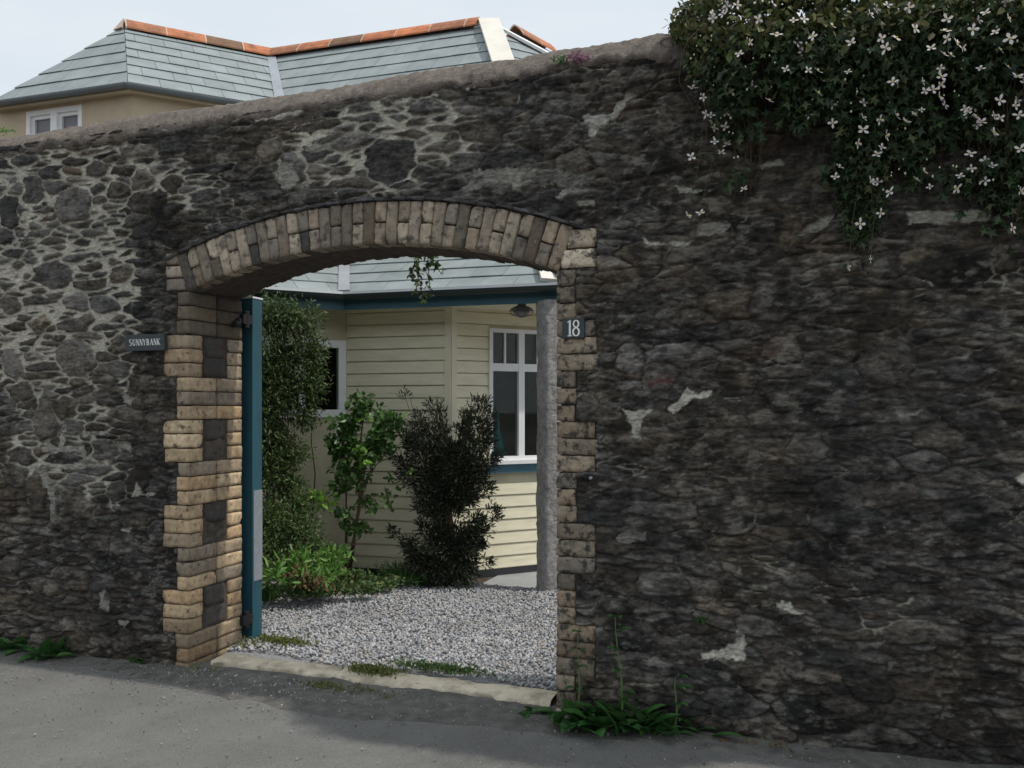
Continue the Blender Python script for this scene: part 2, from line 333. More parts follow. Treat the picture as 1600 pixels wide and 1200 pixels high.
# ------------------------------------------------------------------ the garden wall
TL, TR = .032, 2.237; TC = (TL+TR)/2; HALF = (TR-TL)/2; ZS = 2.185; RI = 3.217; CZ = -.837; THK = .475
BLK = .2478
def arch_z(t, r=RI): return CZ+np.sqrt(np.maximum(r*r-(t-TC)**2, 0))
wall = empty('garden_wall', W(0, 0, 0), 'old dark rubble stone garden wall with a brick arched gateway and mortar coping', 'wall', rz=-TH)
def wall_local(t, o, z): return (t, o, z)
ZTOP = 3.17
def rubble():
    ts = np.concatenate([np.arange(-6, -1.9, .03), np.arange(-1.9, 4.65, .0058), np.arange(4.65, 9, .03)])
    zs = np.arange(-.06, ZTOP, .0058)
    T, Z = np.meshgrid(ts, zs)
    X = P0[0]+T*DX; Yw = P0[1]+T*DY
    PX = 800+F*X/Yw; PX = np.where(T > 5.2, 1800, PX); PY = 640-(Z-EYE)*F/Yw
    def blob(cx, cy, rx, ry, p=2): return np.exp(-(np.abs((PX-cx)/rx)**p+np.abs((PY-cy)/ry)**p))
    # domain warp
    wu = .030*(fbm(T*7, Z*9, 1)-.5)+.013*(fbm(T*26, Z*34, 2, 5, .55)-.5)
    wv = .026*(fbm(T*5, Z*9, 3)-.5)+.010*(fbm(T*20, Z*34, 4, 5, .55)-.5)
    U = T+wu; V = Z+wv
    # seeds
    seeds = []
    def s(x, y, rx, ry, k=0):
        tt, zz = pw(x, y); sc = F/(P0[1]+tt*DY); seeds.append([tt, zz, rx/sc*1.03, ry/sc*1.0, k])
    for a in [(50, 295, 20, 23), (117, 318, 33, 31), (14, 333, 19, 26), (153, 265, 27, 14), (180, 297, 23, 13), (83, 430, 41, 23), (188, 430, 23, 15), (117, 560, 38, 32),
              (20, 567, 21, 24), (182, 577, 28, 15), (113, 473, 27, 13), (160, 477, 24, 15), (60, 506, 18, 15), (122, 506, 34, 14), (71, 658, 25, 34), (98, 715, 32, 12), (58, 770, 22, 33),
              (33, 712, 25, 15), (162, 704, 26, 16), (119, 792, 29, 19), (112, 904, 38, 19), (611, 250, 47, 38), (758, 206, 34, 17), (633, 209, 29, 8), (489, 241, 27, 11),
              (420, 236, 20, 18), (314, 240, 25, 15), (455, 265, 26, 24), (35, 250, 22, 10), (1325, 1107, 44, 17), (1415, 1115, 45, 22), (1515, 1132, 55, 32), (1355, 1070, 30, 22), (1445, 1075, 46, 16),
              (1250, 1110, 30, 26), (1140, 1095, 40, 18), (1200, 1060, 34, 18), (1270, 620, 70, 35), (1385, 560, 45, 50), (1210, 470, 40, 35), (1500, 420, 50, 30), (1030, 590, 28, 24),
              (1260, 660, 30, 18), (1445, 990, 50, 18), (1090, 880, 35, 22), (1320, 820, 45, 20), (1530, 800, 40, 26), (985, 560, 20, 24), (1130, 700, 45, 26), (650, 135, 30, 9), (560, 150, 30, 8),
              (860, 220, 48, 24), (790, 250, 50, 14), (700, 150, 26, 10), (880, 160, 40, 18), (985, 120, 40, 14), (985, 260, 32, 20)]:
        s(*a, k=1)
    gx0, gz0, c = -6.2, -.2, .01; occ = np.zeros((360, 1560), dtype=bool)
    def ell(t0, z0, a, b):
        i0 = int((z0-b-gz0)/c); i1 = int((z0+b-gz0)/c)+2; j0 = int((t0-a-gx0)/c); j1 = int((t0+a-gx0)/c)+2
        i0 = max(i0, 0); j0 = max(j0, 0); i1 = min(i1, 360); j1 = min(j1, 1560)
        if i1 <= i0 or j1 <= j0: return None
        zz = gz0+(np.arange(i0, i1)+.5)*c; tt = gx0+(np.arange(j0, j1)+.5)*c
        m_ = (np.abs((tt[None]-t0)/a)**2.6+np.abs((zz[:, None]-z0)/b)**2.6) <= 1
        return (slice(i0, i1), slice(j0, j1)), m_
    for q in seeds:
        e = ell(*q[:4])
        if e: occ[e[0]] |= e[1]
    for n_, ar, br, lim in ((900, (.065, .125), (.036, .068), .10), (1300, (.08, .15), (.020, .036), .1), (4000, (.06, .11), (.013, .025), .14),
                            (9000, (.035, .07), (.010, .018), .16), (5000, (.022, .045), (.007, .012), .14)):
        for _ in range(n_):
            t0 = rng.uniform(-6.1, 9.1); z0 = rng.uniform(-.08, 3.25); a = rng.uniform(*ar); b = rng.uniform(*br)
            e = ell(t0, z0, a, b)
            if e is None or e[1].sum() == 0: continue
            if (occ[e[0]] & e[1]).sum()/max(1, e[1].sum()) < lim:
                occ[e[0]] |= e[1]; seeds.append([t0, z0, a*1.04, b*1.04, 0])
    D1 = np.full(T.shape, 9., dtype=np.float32); D2 = D1.copy(); ID = np.zeros(T.shape, dtype=np.int32)
    S = np.array(seeds); S[:, 4] = np.arange(len(S))
    ang = rng.normal(-.02, .07, len(S)); NP = 6; sh = rng.normal(0, 1, len(S))
    pa = (np.arange(NP)[None]+rng.uniform(-.38, .38, (len(S), NP)))*2*np.pi/NP+rng.uniform(0, 1, (len(S), 1)); pr = rng.uniform(.74, 1.12, (len(S), NP))
    for k in range(len(S)):
        t0, z0, a, b, _ = S[k]; m_ = 2.0
        j0, j1 = np.searchsorted(ts, [t0-a*m_-.03, t0+a*m_+.03]); i0, i1 = np.searchsorted(zs, [z0-b*m_-.03, z0+b*m_+.03])
        if j1 <= j0 or i1 <= i0: continue
        sl = (slice(i0, i1), slice(j0, j1)); du = U[sl]-t0; dv = V[sl]-z0; ca, sa = math.cos(ang[k]), math.sin(ang[k])
        x = (du*ca+dv*sa)/a; y = (dv*ca-du*sa)/b
        q = np.full(x.shape, -9.)
        for k2 in range(NP): q = np.maximum(q, (x*math.cos(pa[k, k2])+y*math.sin(pa[k, k2]))/pr[k, k2])
        d = (np.maximum(.82*q+.18*np.sqrt(x*x+y*y), np.abs(y+.18*sh[k]*x)*1.04)-1)*b                       # ~signed distance in metres
        d = d.astype(np.float32)
        d1 = D1[sl]; d2 = D2[sl]; new = d < d1
        D2[sl] = np.where(new, d1, np.minimum(d2, d)); ID[sl] = np.where(new, k, ID[sl]); D1[sl] = np.where(new, d, d1)
    gap = (D2-D1)*.5
    edge = np.minimum(gap, .036+.014*(fbm(T*5, Z*7, 5, 3)-.5)-D1)                                # >0 inside the stone
    # where the pointing is pale and flush
    pale = 1.0*blob(60, 380, 175, 175, 4)+.9*blob(60, 500, 150, 110, 4)+.62*blob(110, 690, 120, 75, 4)+.45*blob(120, 780, 110, 55, 2)+.22*blob(40, 940, 60, 90)+.9*blob(520, 225, 95, 60, 3)+1.0*blob(655, 205, 100, 65, 3)\
        +.55*blob(265, 270, 60, 45, 2)+.8*blob(300, 305, 50, 28)+.5*blob(860, 275, 85, 25)+.6*blob(600, 290, 60, 22)+.35*blob(430, 250, 40, 50)+.4*blob(1060, 380, 60, 25)+.3*blob(1140, 430, 90, 60)+.28*blob(1450, 540, 120, 80)+.25*blob(1100, 880, 120, 60)+.2*blob(1420, 960, 160, 60)
    nz = fbm(T*3, Z*4, 21)
    pale = np.clip(pale*(.75+.6*nz), 0, 1); pale *= 1-.95*sstep(208, 232, PX)*(PX < 262)*(PY > 300)*(PY < 1100)*1.0
    pale = np.clip(pale, 0, 1)
    n1 = fbm(T*24, Z*60, 31, 5, .6); n2 = fbm(T*60, Z*110, 37, 3, .6); n3 = fbm(T*9, Z*16, 41, 4)
    jw = .0003+.0046*pale+.017*(n3-.46)*pale                        # joint half-width
    bmul = np.clip(.57+.6*pale+.5*blob(1380, 1110, 230, 60, 4)+.35*blob(100, 850, 160, 150, 4)+.45*sstep(.52, .62, nz), 0, 1)
    st = sstep(jw-.0012, jw+.0026, edge)
    # layered slaty relief
    lay = np.abs(fbm(T*8, Z*36, 51, 4, .55)-.5)*2
    ri = rng.random(len(S)); rj = rng.random(len(S)); rk = rng.normal(0, 1, (len(S), 2))
    bulge = .010+.016*ri[ID]
    dome = sstep(0, .013, np.maximum(edge-jw, 0))**.8
    tilt = rk[ID, 0]*.05*(T-S[ID, 0])+rk[ID, 1]*.10*(Z-S[ID, 1])
    h = st*(bulge*dome*bmul+tilt*dome-.003)+(1-st)*(-.013*bmul+.009*pale+.004*(n1-.5))
    n4 = fbm(T*17, Z*36, 55, 5, .62); led = np.abs(((fbm(T*2.2, Z*3, 57, 3)*1.2+Z*11+.5*vnoise(T*3, Z*9, 58)) % 1)-.5)*2
    h += (.017*(n1-.5)+.010*(n2-.5))*(.35+.65*st)+(.010*(.5-lay)+.015*(n4-.5)+.004*(led-.5))*st*(.35+.65*(1-pale))
    h += .03*(fbm(T*1.2, Z*1.2, 61, 2)-.5)
    # colour
    pal = np.array([(.105, .102, .102), (.14, .134, .130), (.12, .105, .09), (.078, .076, .076), (.165, .156, .148), (.11, .094, .080), (.145, .13, .115)])
    ci = (rj*len(pal)).astype(int)
    base = pal[ci][ID]*(.66+.80*ri[ID])[..., None]
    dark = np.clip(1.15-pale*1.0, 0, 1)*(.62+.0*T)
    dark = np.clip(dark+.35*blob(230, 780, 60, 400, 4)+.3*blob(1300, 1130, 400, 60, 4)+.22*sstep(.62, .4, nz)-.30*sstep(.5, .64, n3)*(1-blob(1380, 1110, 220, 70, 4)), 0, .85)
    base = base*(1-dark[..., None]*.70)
    warm = sstep(.45, .65, fbm(T*1.6, Z*1.9, 71, 3))[..., None]
    base = base*(1+warm*np.array([.10, .02, -.08])+np.array([.035, .005, -.04]))
    # lichen bloom, streaks
    lich = sstep(.60, .74, fbm(T*16, Z*34, 81, 5, .62))*(.25+.75*sstep(.45, .6, fbm(T*1.9, Z*2.3, 83, 3)))*.55
    base = base*(1-lich[..., None])+np.array([.21, .205, .19])*lich[..., None]
    mot = fbm(T*13, Z*15, 85, 6, .72)[..., None]; base = base*np.clip(1+2.1*(mot-.5)*(1-.6*pale[..., None]), .35, 2.2)
    blk = sstep(.52, .64, fbm(T*5.5, Z*8, 86, 5, .6))*(1-pale)*.5; base = base*(1-blk[..., None])
    strk = sstep(.54, .66, n4)*sstep(.38, .56, fbm(T*2.7, Z*3.1, 87, 3))*(1-.6*pale)*.42
    base = base*(1-strk[..., None])+np.array([.26, .24, .205])*strk[..., None]
    crev = sstep(.44, .34, n4)*.5; base = base*(1-crev[..., None])
    jl = (1-sstep(.0005, .0028, np.abs(edge-jw)+.004*(n1-.4)))*(1-pale)*.6; base = base*(1-jl[..., None])
    red = (blob(1030, 590, 24, 20)+.9*blob(1205, 545, 16, 14))*sstep(.45, .62, n1)
    base = base*(1-.6*red[..., None])+np.array([.16, .045, .035])*.6*red[..., None]
    mort_p = np.array([.46, .43, .36])*(.72+.5*n3+.35*(n2-.5))[..., None]
    mort_d = np.array([.085, .076, .066])*(.6+.9*n1)[..., None]
    pm = sstep(.30, .62, pale+.9*(fbm(T*11, Z*11, 91, 4)-.5))[..., None]
    # in the dark parts a little old pointing still shows
    rare = sstep(.66, .72, fbm(T*4.5, Z*9, 95, 4))[..., None]*.75*(1-pm)
    mcol = mort_p*np.maximum(pm, rare)+mort_d*(1-np.maximum(pm, rare))
    colr = base*st[..., None]+mcol*(1-st[..., None])
    # patches of smeared cement, traced where they sit on the wall
    def poly(pts, ragg=.012, keep=1.0, lift=.006, tone=1.0):
        nonlocal h, colr
        P_ = np.array([pw(*p) for p in pts]); c0 = P_.min(0)-.05; c1 = P_.max(0)+.05
        j0, j1 = np.searchsorted(ts, [c0[0], c1[0]]); i0, i1 = np.searchsorted(zs, [c0[1], c1[1]]); sl = (slice(i0, i1), slice(j0, j1))
        x = T[sl]+ragg*2*(fbm(T[sl]*30, Z[sl]*30, 101, 4)-.5)*1.6; y = Z[sl]+ragg*2*(fbm(T[sl]*30, Z[sl]*30, 107, 4)-.5)*1.6
        ins = np.zeros(x.shape, bool); dm = np.full(x.shape, 9.)
        for k in range(len(P_)):
            ax, ay = P_[k-1]; bx, by = P_[k]
            cnd = ((ay > y) != (by > y)) & (x < (bx-ax)*(y-ay)/((by-ay) if by != ay else 1e-9)+ax); ins ^= cnd
            tt = np.clip(((x-ax)*(bx-ax)+(y-ay)*(by-ay))/max(1e-9, (bx-ax)**2+(by-ay)**2), 0, 1)
            dm = np.minimum(dm, np.hypot(x-ax-tt*(bx-ax), y-ay-tt*(by-ay)))
        sdv = np.where(ins, dm, -dm)+.030*(fbm(T[sl]*22, Z[sl]*34, 111, 5, .62)-.52)
        a = sstep(-.001, .004, sdv)*keep
        h[sl] = h[sl]*(1-a)+a*(lift+.006*(n2[sl]-.5)+.006*(n3[sl]-.5))
        cc = np.array([.50, .475, .41])*tone*np.clip(.55+.75*n1[sl]+.7*(n2[sl]-.5)-.55*sstep(.55, .7, n3[sl]), .25, 1.2)[..., None]
        colr[sl] = colr[sl]*(1-a[..., None])+cc*a[..., None]
    poly([(1098, 1020), (1128, 1012), (1150, 1002), (1145, 985), (1166, 984), (1166, 1030), (1130, 1030), (1102, 1032)])
    poly([(1208, 938), (1225, 940), (1240, 950), (1258, 958), (1252, 966), (1228, 956), (1212, 950)], ragg=.006)
    poly([(1044, 640), (1062, 622), (1074, 603), (1086, 614), (1112, 612), (1112, 618), (1084, 624), (1070, 636), (1052, 648)], ragg=.006)
    poly([(966, 634), (990, 640), (1018, 642), (1004, 654), (1000, 676), (1008, 690), (990, 684), (984, 664), (976, 650)], tone=.8, ragg=.008)
    poly([(906, 182), (930, 178), (955, 176), (982, 146), (990, 150), (966, 184), (944, 196), (932, 216), (920, 214), (918, 196)], tone=.75)
    poly([(1002, 366), (1016, 378), (1080, 378), (1078, 388), (1030, 386), (1006, 382)], ragg=.005, tone=.85)
    poly([(1082, 356), (1106, 346), (1148, 350), (1130, 364), (1090, 370)], ragg=.006, tone=.45)
    poly([(1412, 330), (1548, 332), (1550, 346), (1480, 350), (1420, 352)], ragg=.006, tone=.62)
    poly([(1258, 354), (1280, 340), (1304, 335), (1300, 348), (1272, 366), (1240, 372)], ragg=.006, tone=.55)
    poly([(1184, 258), (1222, 246), (1228, 258), (1192, 264)], ragg=.004, tone=.6)
    poly([(1270, 290), (1312, 290), (1310, 300), (1272, 300)], ragg=.004, tone=.45)
    poly([(1056, 290), (1084, 294), (1112, 296), (1110, 302), (1062, 302)], ragg=.004, tone=.7)
    poly([(846, 266), (876, 262), (930, 272), (928, 286), (900, 292), (884, 310), (868, 308), (880, 294), (858, 288)], tone=.62)
    poly([(738, 262), (776, 266), (802, 262), (840, 268), (868, 288), (830, 290), (770, 282), (744, 300), (716, 300), (736, 284)], tone=.5, ragg=.014, keep=.85)
    poly([(796, 278), (820, 276), (816, 300), (800, 300)], tone=.55)
    poly([(900, 316), (930, 312), (930, 320), (902, 322)], ragg=.004, tone=.5)
    poly([(432, 262), (446, 250), (464, 258), (470, 282), (450, 300), (436, 290)], tone=.55, ragg=.012)
    poly([(470, 226), (518, 226), (524, 236), (476, 238)], tone=.5, ragg=.01)
    poly([(396, 184), (420, 176), (470, 166), (476, 176), (440, 188), (400, 190)], tone=1.0, ragg=.008)
    poly([(612, 162), (640, 154), (650, 158), (618, 166)], tone=.9, ragg=.006); poly([(664, 152), (684, 144), (686, 150), (668, 156)], tone=.9, ragg=.006)
    poly([(726, 138), (744, 134), (744, 139), (730, 142)], tone=.9, ragg=.005); poly([(82, 224), (108, 220), (108, 227), (90, 230)], tone=1.0, ragg=.006)
    poly([(215, 754), (222, 770), (246, 770), (236, 777), (206, 776)], tone=.72, ragg=.006); poly([(188, 828), (208, 824), (204, 832), (192, 832)], tone=.72, ragg=.005)
    poly([(154, 924), (166, 918), (176, 934), (170, 956), (160, 950)], tone=.55, ragg=.008); poly([(184, 966), (204, 970), (198, 978), (186, 976)], tone=.5, ragg=.006)
    poly([(92, 700), (102, 650), (108, 652), (100, 706)], tone=.6, ragg=.004); poly([(64, 698), (134, 696), (136, 732), (92, 734), (94, 728), (130, 722), (128, 706), (66, 708)], tone=.6, ragg=.005)
    poly([(128, 674), (150, 672), (176, 682), (150, 680), (132, 684)], tone=.62, ragg=.005); poly([(190, 612), (210, 620), (208, 636), (194, 630)], tone=.55, ragg=.008)
    poly([(52, 728), (74, 732), (88, 770), (86, 812), (94, 820), (80, 816), (78, 780), (64, 744)], tone=.55, ragg=.006); poly([(184, 690), (206, 692), (208, 718), (200, 704), (186, 700)], tone=.55, ragg=.006)
    poly([(1588, 744), (1600, 738), (1610, 744), (1598, 754), (1586, 752)], ragg=.004, tone=1); poly([(1400, 640), (1438, 642), (1430, 654), (1406, 654)], ragg=.01, tone=.5, keep=.7)
    poly([(1390, 1052 - 2), (1400, 1036), (1384, 1034)], ragg=.006, tone=.3)
    poly([(960, 835), (1006, 832), (1010, 846), (966, 850)], ragg=.01, tone=.45, keep=.8)
    # bedding for the brickwork
    rr = np.hypot(T-TC, Z-CZ); below = Z < ZS+.01
    arc = (rr > RI-.03) & (rr < RI+.238) & (np.abs(T-TC) < HALF+.09) & (Z > ZS-.02)
    blkL = np.floor((ZS-Z)/BLK).astype(int) % 2 == 0
    wd = np.where(blkL, .10, .20); wdl = np.where(blkL, .095, .19)
    pier = below & (((T > TL-wdl) & (T < TC)) | ((T < TR+wd) & (T > TC)))
    topq = (Z >= ZS) & (Z < ZS+.25) & (((T > TL-.165) & (T < TC)) | ((T < TR+.205) & (T > TC) & (Z < ZS+.2)))
    zone = arc | pier | topq
    h = np.where(zone, -.010+.008*(n1-.5), h)
    colr = np.where(zone[..., None], np.array([.075, .062, .05])*(.6+.9*n1)[..., None], colr)
    # lower courses bulge out a little, as footings do
    h += .03*sstep(.35, 0, Z)*(.4+.6*nz)*(1-zone)
    # hole
    hole = ((T > TL-.03) & (T < TR+.03) & (Z < ZS-.01)) | ((np.hypot(T-TC, Z-CZ) < RI+.04) & (np.abs(T-TC) < HALF+.012) & (Z > ZS-.03))
    ny, nx = T.shape; i = np.arange(nx*ny).reshape(ny, nx)
    q = np.stack([i[:-1, :-1], i[:-1, 1:], i[1:, 1:], i[1:, :-1]], -1); hk = ~(hole[:-1, :-1] | hole[:-1, 1:] | hole[1:, 1:] | hole[1:, :-1])
    f = q[hk]; v = np.stack([T, -h, Z], -1).reshape(-1, 3); colr = np.clip(colr, .008, .8).reshape(-1, 3)
    used = np.unique(f); remap = np.zeros(nx*ny, dtype=np.int64); remap[used] = np.arange(len(used))
    o = np_mesh('rubble_masonry', v[used], remap[f], M_rub, wall, smooth=True, local=True, colors=colr[used]); o.name = 'rubble_masonry'
rubble()
# solid body behind the facing: soffit, jambs, back
def wall_core():
    m = MB(); fr = wall_local; y0, y1 = .03, THK
    ts = np.linspace(TL+.004, TR-.004, 61)
    m.box(fr, -6, TL-.014, y0, y1, -.1, ZTOP); m.box(fr, TR+.014, 9, y0, y1, -.1, ZTOP)
    # spandrel
    for k in range(60):
        a, b = ts[k], ts[k+1]; za, zb = arch_z(a)+.002, arch_z(b)+.002
        if k == 0: a = TL-.014
        if k == 59: b = TR+.014
        rag = .014*math.sin(k*2.1)+.01*math.sin(k*5.3); lf = .010+rag*.25
        vs = [(a, .012, za), (b, .012, zb), (b, y1, zb+lf), (a, y1, za+lf), (a, .012, ZTOP), (b, .012, ZTOP), (b, y1, ZTOP), (a, y1, ZTOP)]
        m.add(vs, [(0, 3, 2, 1), (4, 5, 6, 7), (2, 3, 7, 6), (0, 1, 5, 4), (0, 4, 7, 3), (1, 2, 6, 5)])
    b_ = len(m.v)
    o = np_mesh('wall_back', [tuple(v) for v in m.v], m.f, M_core, wall, local=True)
wall_core()
def coping():
    ts = np.concatenate([np.arange(-6, -2, .06), np.arange(-2, 4.7, .012), np.arange(4.7, 9, .06)])
    prof = [(.05, 3.085), (.0, 3.095), (-.012, 3.115), (-.006, 3.14), (.008, 3.165), (.026, 3.19), (.046, 3.213), (.068, 3.235), (.095, 3.256), (.15, 3.275), (.24, 3.28), (.34, 3.262), (.44, 3.21), (.50, 3.15), (.50, 3.08), (.45, 3.07)]
    rows = []
    for k, (o0, z0) in enumerate(prof):
        s_ = np.full_like(ts, o0*5+z0*3)
        low = (k <= 3)
        O = o0+.035*(fbm(ts*4, s_, 201, 4)-.5)+.02*(fbm(ts*26, s_*5, 203, 3)-.5); z = z0+.022*(fbm(ts*3, s_, 207, 3)-.5)+.02*(fbm(ts*30, s_*5, 209, 3)-.5)
        z = z+np.interp(ts, [-1.5, -.9, .6, 1.2, 2.3], [0, .018, .02, .036, .052])
        O = O+.012*(fbm(ts*60, s_*40, 215, 2)-.5)
        if low: O = np.maximum(O, -.014+.006*vnoise(ts*40, s_*30, 216))+(.012 if k < 2 else 0)
        if low: z = z+.09*(fbm(ts*5, ts*0+1, 211, 5, .6)-.5)
        rows.append(np.stack([ts, O, z], -1))
    v = np.concatenate(rows); nx = len(ts); i = np.arange(nx*len(prof)).reshape(len(prof), nx)
    f = np.stack([i[:-1, :-1], i[1:, :-1], i[1:, 1:], i[:-1, 1:]], -1).reshape(-1, 4)[:, ::-1]
    np_mesh('coping', v, f, M_cope, wall, smooth=True, local=True)
coping()

# bricks: soft-edged, chipped boxes with their own tint
def brick_np(acc, c, ax, hx, hy, hz, col, chip=1.0):
    """c centre, ax 3x3 rows = local axes, half sizes"""
    nx, ny, nz = 7, 4, 4
    if not hasattr(brick_np, 'tpl'):
        pts = {}; fs = []
        def vid(p):
            if p not in pts: pts[p] = len(pts)
            return pts[p]
        for a in range(3):
            b, c_ = (a+1) % 3, (a+2) % 3; N = (nx, ny, nz)
            for side in (0, N[a]):
                for i in range(N[b]):
                    for j in range(N[c_]):
                        q = []
                        for di, dj in ((0, 0), (1, 0), (1, 1), (0, 1)):
                            p = [0, 0, 0]; p[a] = side; p[b] = i+di; p[c_] = j+dj; q.append(vid(tuple(p)))
                        fs.append(q if side else q[::-1])
        brick_np.tpl = (np.array(list(pts.keys()), float)/np.array([nx, ny, nz])*2-1, np.array(fs))
    v, f = brick_np.tpl; H = np.array([hx, hy, hz]); r = .0042
    p = v*H; q = np.clip(p, -(H-r), H-r); d = p-q; ln = np.linalg.norm(d, axis=1)[:, None]
    p = q+np.where(ln > 1e-9, d/np.maximum(ln, 1e-9)*np.minimum(ln, r), 0)
    p = p*(1+.0*p)+rng.normal(0, .0011, p.shape)*chip
    s = rng.uniform(-50, 50, 2); w_ = (fbm(p[:, 0]*25+s[0]+p[:, 1]*9, p[:, 2]*25+s[1]+p[:, 1]*9, 5, 3)-.5)*.005*chip
    p = p+w_[:, None]*np.sign(v)*(np.abs(v) > .99)
    if rng.random() < .4:
        cn_ = np.sign(rng.normal(size=3)); near = np.maximum(0, 1-np.linalg.norm((v-cn_)*H, axis=1)/.035)
        p = p-near[:, None]*cn_*.007*chip
    p = p@ax+c
    acc[0].append(p); acc[1].append(f+acc[2][0]); acc[2][0] += len(p); acc[3].append(np.tile(col, (len(p), 1)))
def new_acc(): return ([], [], [0], [])
def fin(acc, name, label=None, m=None):
    o = np_mesh(name, np.concatenate(acc[0]), np.concatenate(acc[1]), m or M_brick, wall, smooth=True, local=True, colors=np.concatenate(acc[3]))
    if label: o['label'] = label
    return o
BUFF = [(.50, .37, .23), (.54, .40, .25), (.45, .33, .21), (.60, .46, .30), (.38, .29, .20), (.50, .34, .20), (.30, .24, .18)]
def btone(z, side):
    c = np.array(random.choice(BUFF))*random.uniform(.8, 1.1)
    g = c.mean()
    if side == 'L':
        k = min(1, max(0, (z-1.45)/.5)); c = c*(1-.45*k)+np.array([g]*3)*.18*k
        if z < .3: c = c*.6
    elif side == 'R': c = (c*.52+g*.20)*random.choice([1, 1, .8, 1.05, .65])
    elif side == 'A': c = (c*.55+g*.29)*random.choice([1, 1, 1.1, .9, .75, .45, 1.15, 1.05])
    return np.clip(c, .02, .8)
I3 = np.eye(3)
def pier(side):
    acc = new_acc(); dk = new_acc(); L_ = side == 'L'; sg = -1 if L_ else 1; T0 = TL if L_ else TR
    ch = BLK/3
    for b in range(9):
        for c in range(3):
            zt = ZS-b*BLK-c*ch; z = zt-ch/2; hz = ch/2-.0026
            if z < -.06: continue
            wide = b % 2 == 1
            jt = random.uniform(-.003, .003)
            bulge = .0 if z > .3 else .012
            def put(t0, t1, o0, o1, ac, col, hz=hz):
                brick_np(ac, np.array([T0+sg*(t0+t1)/2, (o0+o1)/2, z+jt*.3]), I3, abs(t1-t0)/2, abs(o1-o0)/2, hz, col)
            F0 = -.006+random.uniform(-.003, .002)-bulge
            w0 = (.185 if L_ else .2)+random.uniform(-.01, .008); n0 = (.088 if L_ else .097)+random.uniform(-.006, .006)
            vis = jt*.6
            if wide:
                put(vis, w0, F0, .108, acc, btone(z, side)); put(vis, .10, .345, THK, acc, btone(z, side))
                if c == 0:
                    for q in range(2):
                        zz = zt-(q+.5)*BLK/2
                        col = np.array(random.choice([(.075, .068, .062), (.10, .085, .068), (.055, .053, .053)]))*random.uniform(.8, 1.2)
                        brick_np(dk, np.array([T0+sg*(.063+random.uniform(0, .012)), .226+random.uniform(-.006, .006), zz+random.uniform(-.006, .006)]), I3, .06, .108-random.uniform(0, .02), BLK/4-.006, col, 4)
            else:
                if side == 'R' and random.random() < .03: continue
                sk = 1 if z < 1.72 or not L_ else .26  # upper left bricks' colour darkened for soot and for shade in the reveal
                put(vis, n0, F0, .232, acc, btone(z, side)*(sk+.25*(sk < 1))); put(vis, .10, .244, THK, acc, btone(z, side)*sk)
    # quoins beside the springing
    nq = 3 if L_ else 2
    for q in range(nq):
        hq = .076 if L_ else .098; z = ZS+(q+.5)*hq+.002; a0 = .0+.30*(q+.5)*hq; w1 = .165 if L_ else .2
        brick_np(acc, np.array([T0+sg*(a0+.012+w1)/2, .045, z]), I3, (w1-a0-.012)/2, .055, hq/2-.005, btone(z, 'A')*1.25)
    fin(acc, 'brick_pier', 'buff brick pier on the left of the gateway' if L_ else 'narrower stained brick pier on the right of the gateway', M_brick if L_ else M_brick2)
    o = fin(dk, 'jamb_stone'); o['label'] = 'dark stone blocks let into the brick jamb'
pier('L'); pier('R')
def voussoirs():
    acc = new_acc(); N = 35; a0 = math.asin((HALF+.01)/RI)
    for k in range(N):
        a = -a0+(k+.5)*2*a0/N+random.uniform(-.0006, .0006); ca, sa = math.cos(a), math.sin(a)
        ax = np.array([[sa, 0, ca], [0, 1, 0], [ca, 0, -sa]])        # local x radial, y depth, z tangential
        hw = (RI*2*a0/N)/2
        segs = [(.0, .222)] if k % 2 == 0 else [(.0, .108), (.116, .224)]
        if k in (7, 12): segs = [(.116, .224)]
        for s0, s1 in segs:
            rm = RI+(s0+s1)/2; c = np.array([TC+rm*sa, .05-.006+random.uniform(-.003, .003), CZ+rm*ca])
            col = btone(2.3, 'A')
            w_ = hw*(rm/RI)-.0026
            brick_np(acc, c, ax, (s1-s0)/2, .056, w_, col)
        # rear ring brick shows on the soffit
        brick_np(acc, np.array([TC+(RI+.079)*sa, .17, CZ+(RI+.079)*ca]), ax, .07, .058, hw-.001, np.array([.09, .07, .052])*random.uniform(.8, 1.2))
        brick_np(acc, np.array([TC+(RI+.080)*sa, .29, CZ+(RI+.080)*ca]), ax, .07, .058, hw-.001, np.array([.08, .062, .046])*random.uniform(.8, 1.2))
    for k in (7, 12):
        a = -a0+(k+.5)*2*a0/N; rm = RI+.054
        ax = np.array([[math.sin(a), 0, math.cos(a)], [0, 1, 0], [math.cos(a), 0, -math.sin(a)]])
        brick_np(acc, np.array([TC+rm*math.sin(a), .05, CZ+rm*math.cos(a)]), ax, .054, .053, .027, np.array([.07, .065, .06]))
    # thin slate drip course above the arch
    sl = new_acc(); a1 = a0*1.06; M_ = 26
    for k in range(M_):
        a = -a1+(k+.5)*2*a1/M_; rm = RI+.232+random.uniform(0, .008)
        ax = np.array([[math.sin(a), 0, math.cos(a)], [0, 1, 0], [math.cos(a), 0, -math.sin(a)]])
        brick_np(sl, np.array([TC+rm*math.sin(a), .02, CZ+rm*math.cos(a)]), ax, .008, .045, RI*a1/M_*1.06, np.array([.10, .10, .105])*random.uniform(.6, 1.2), 1.5)
    fin(acc, 'brick_arch', 'segmental arch of stained buff bricks on edge', M_brick3); fin(sl, 'drip_course', 'thin slate course following the back of the arch')
voussoirs()

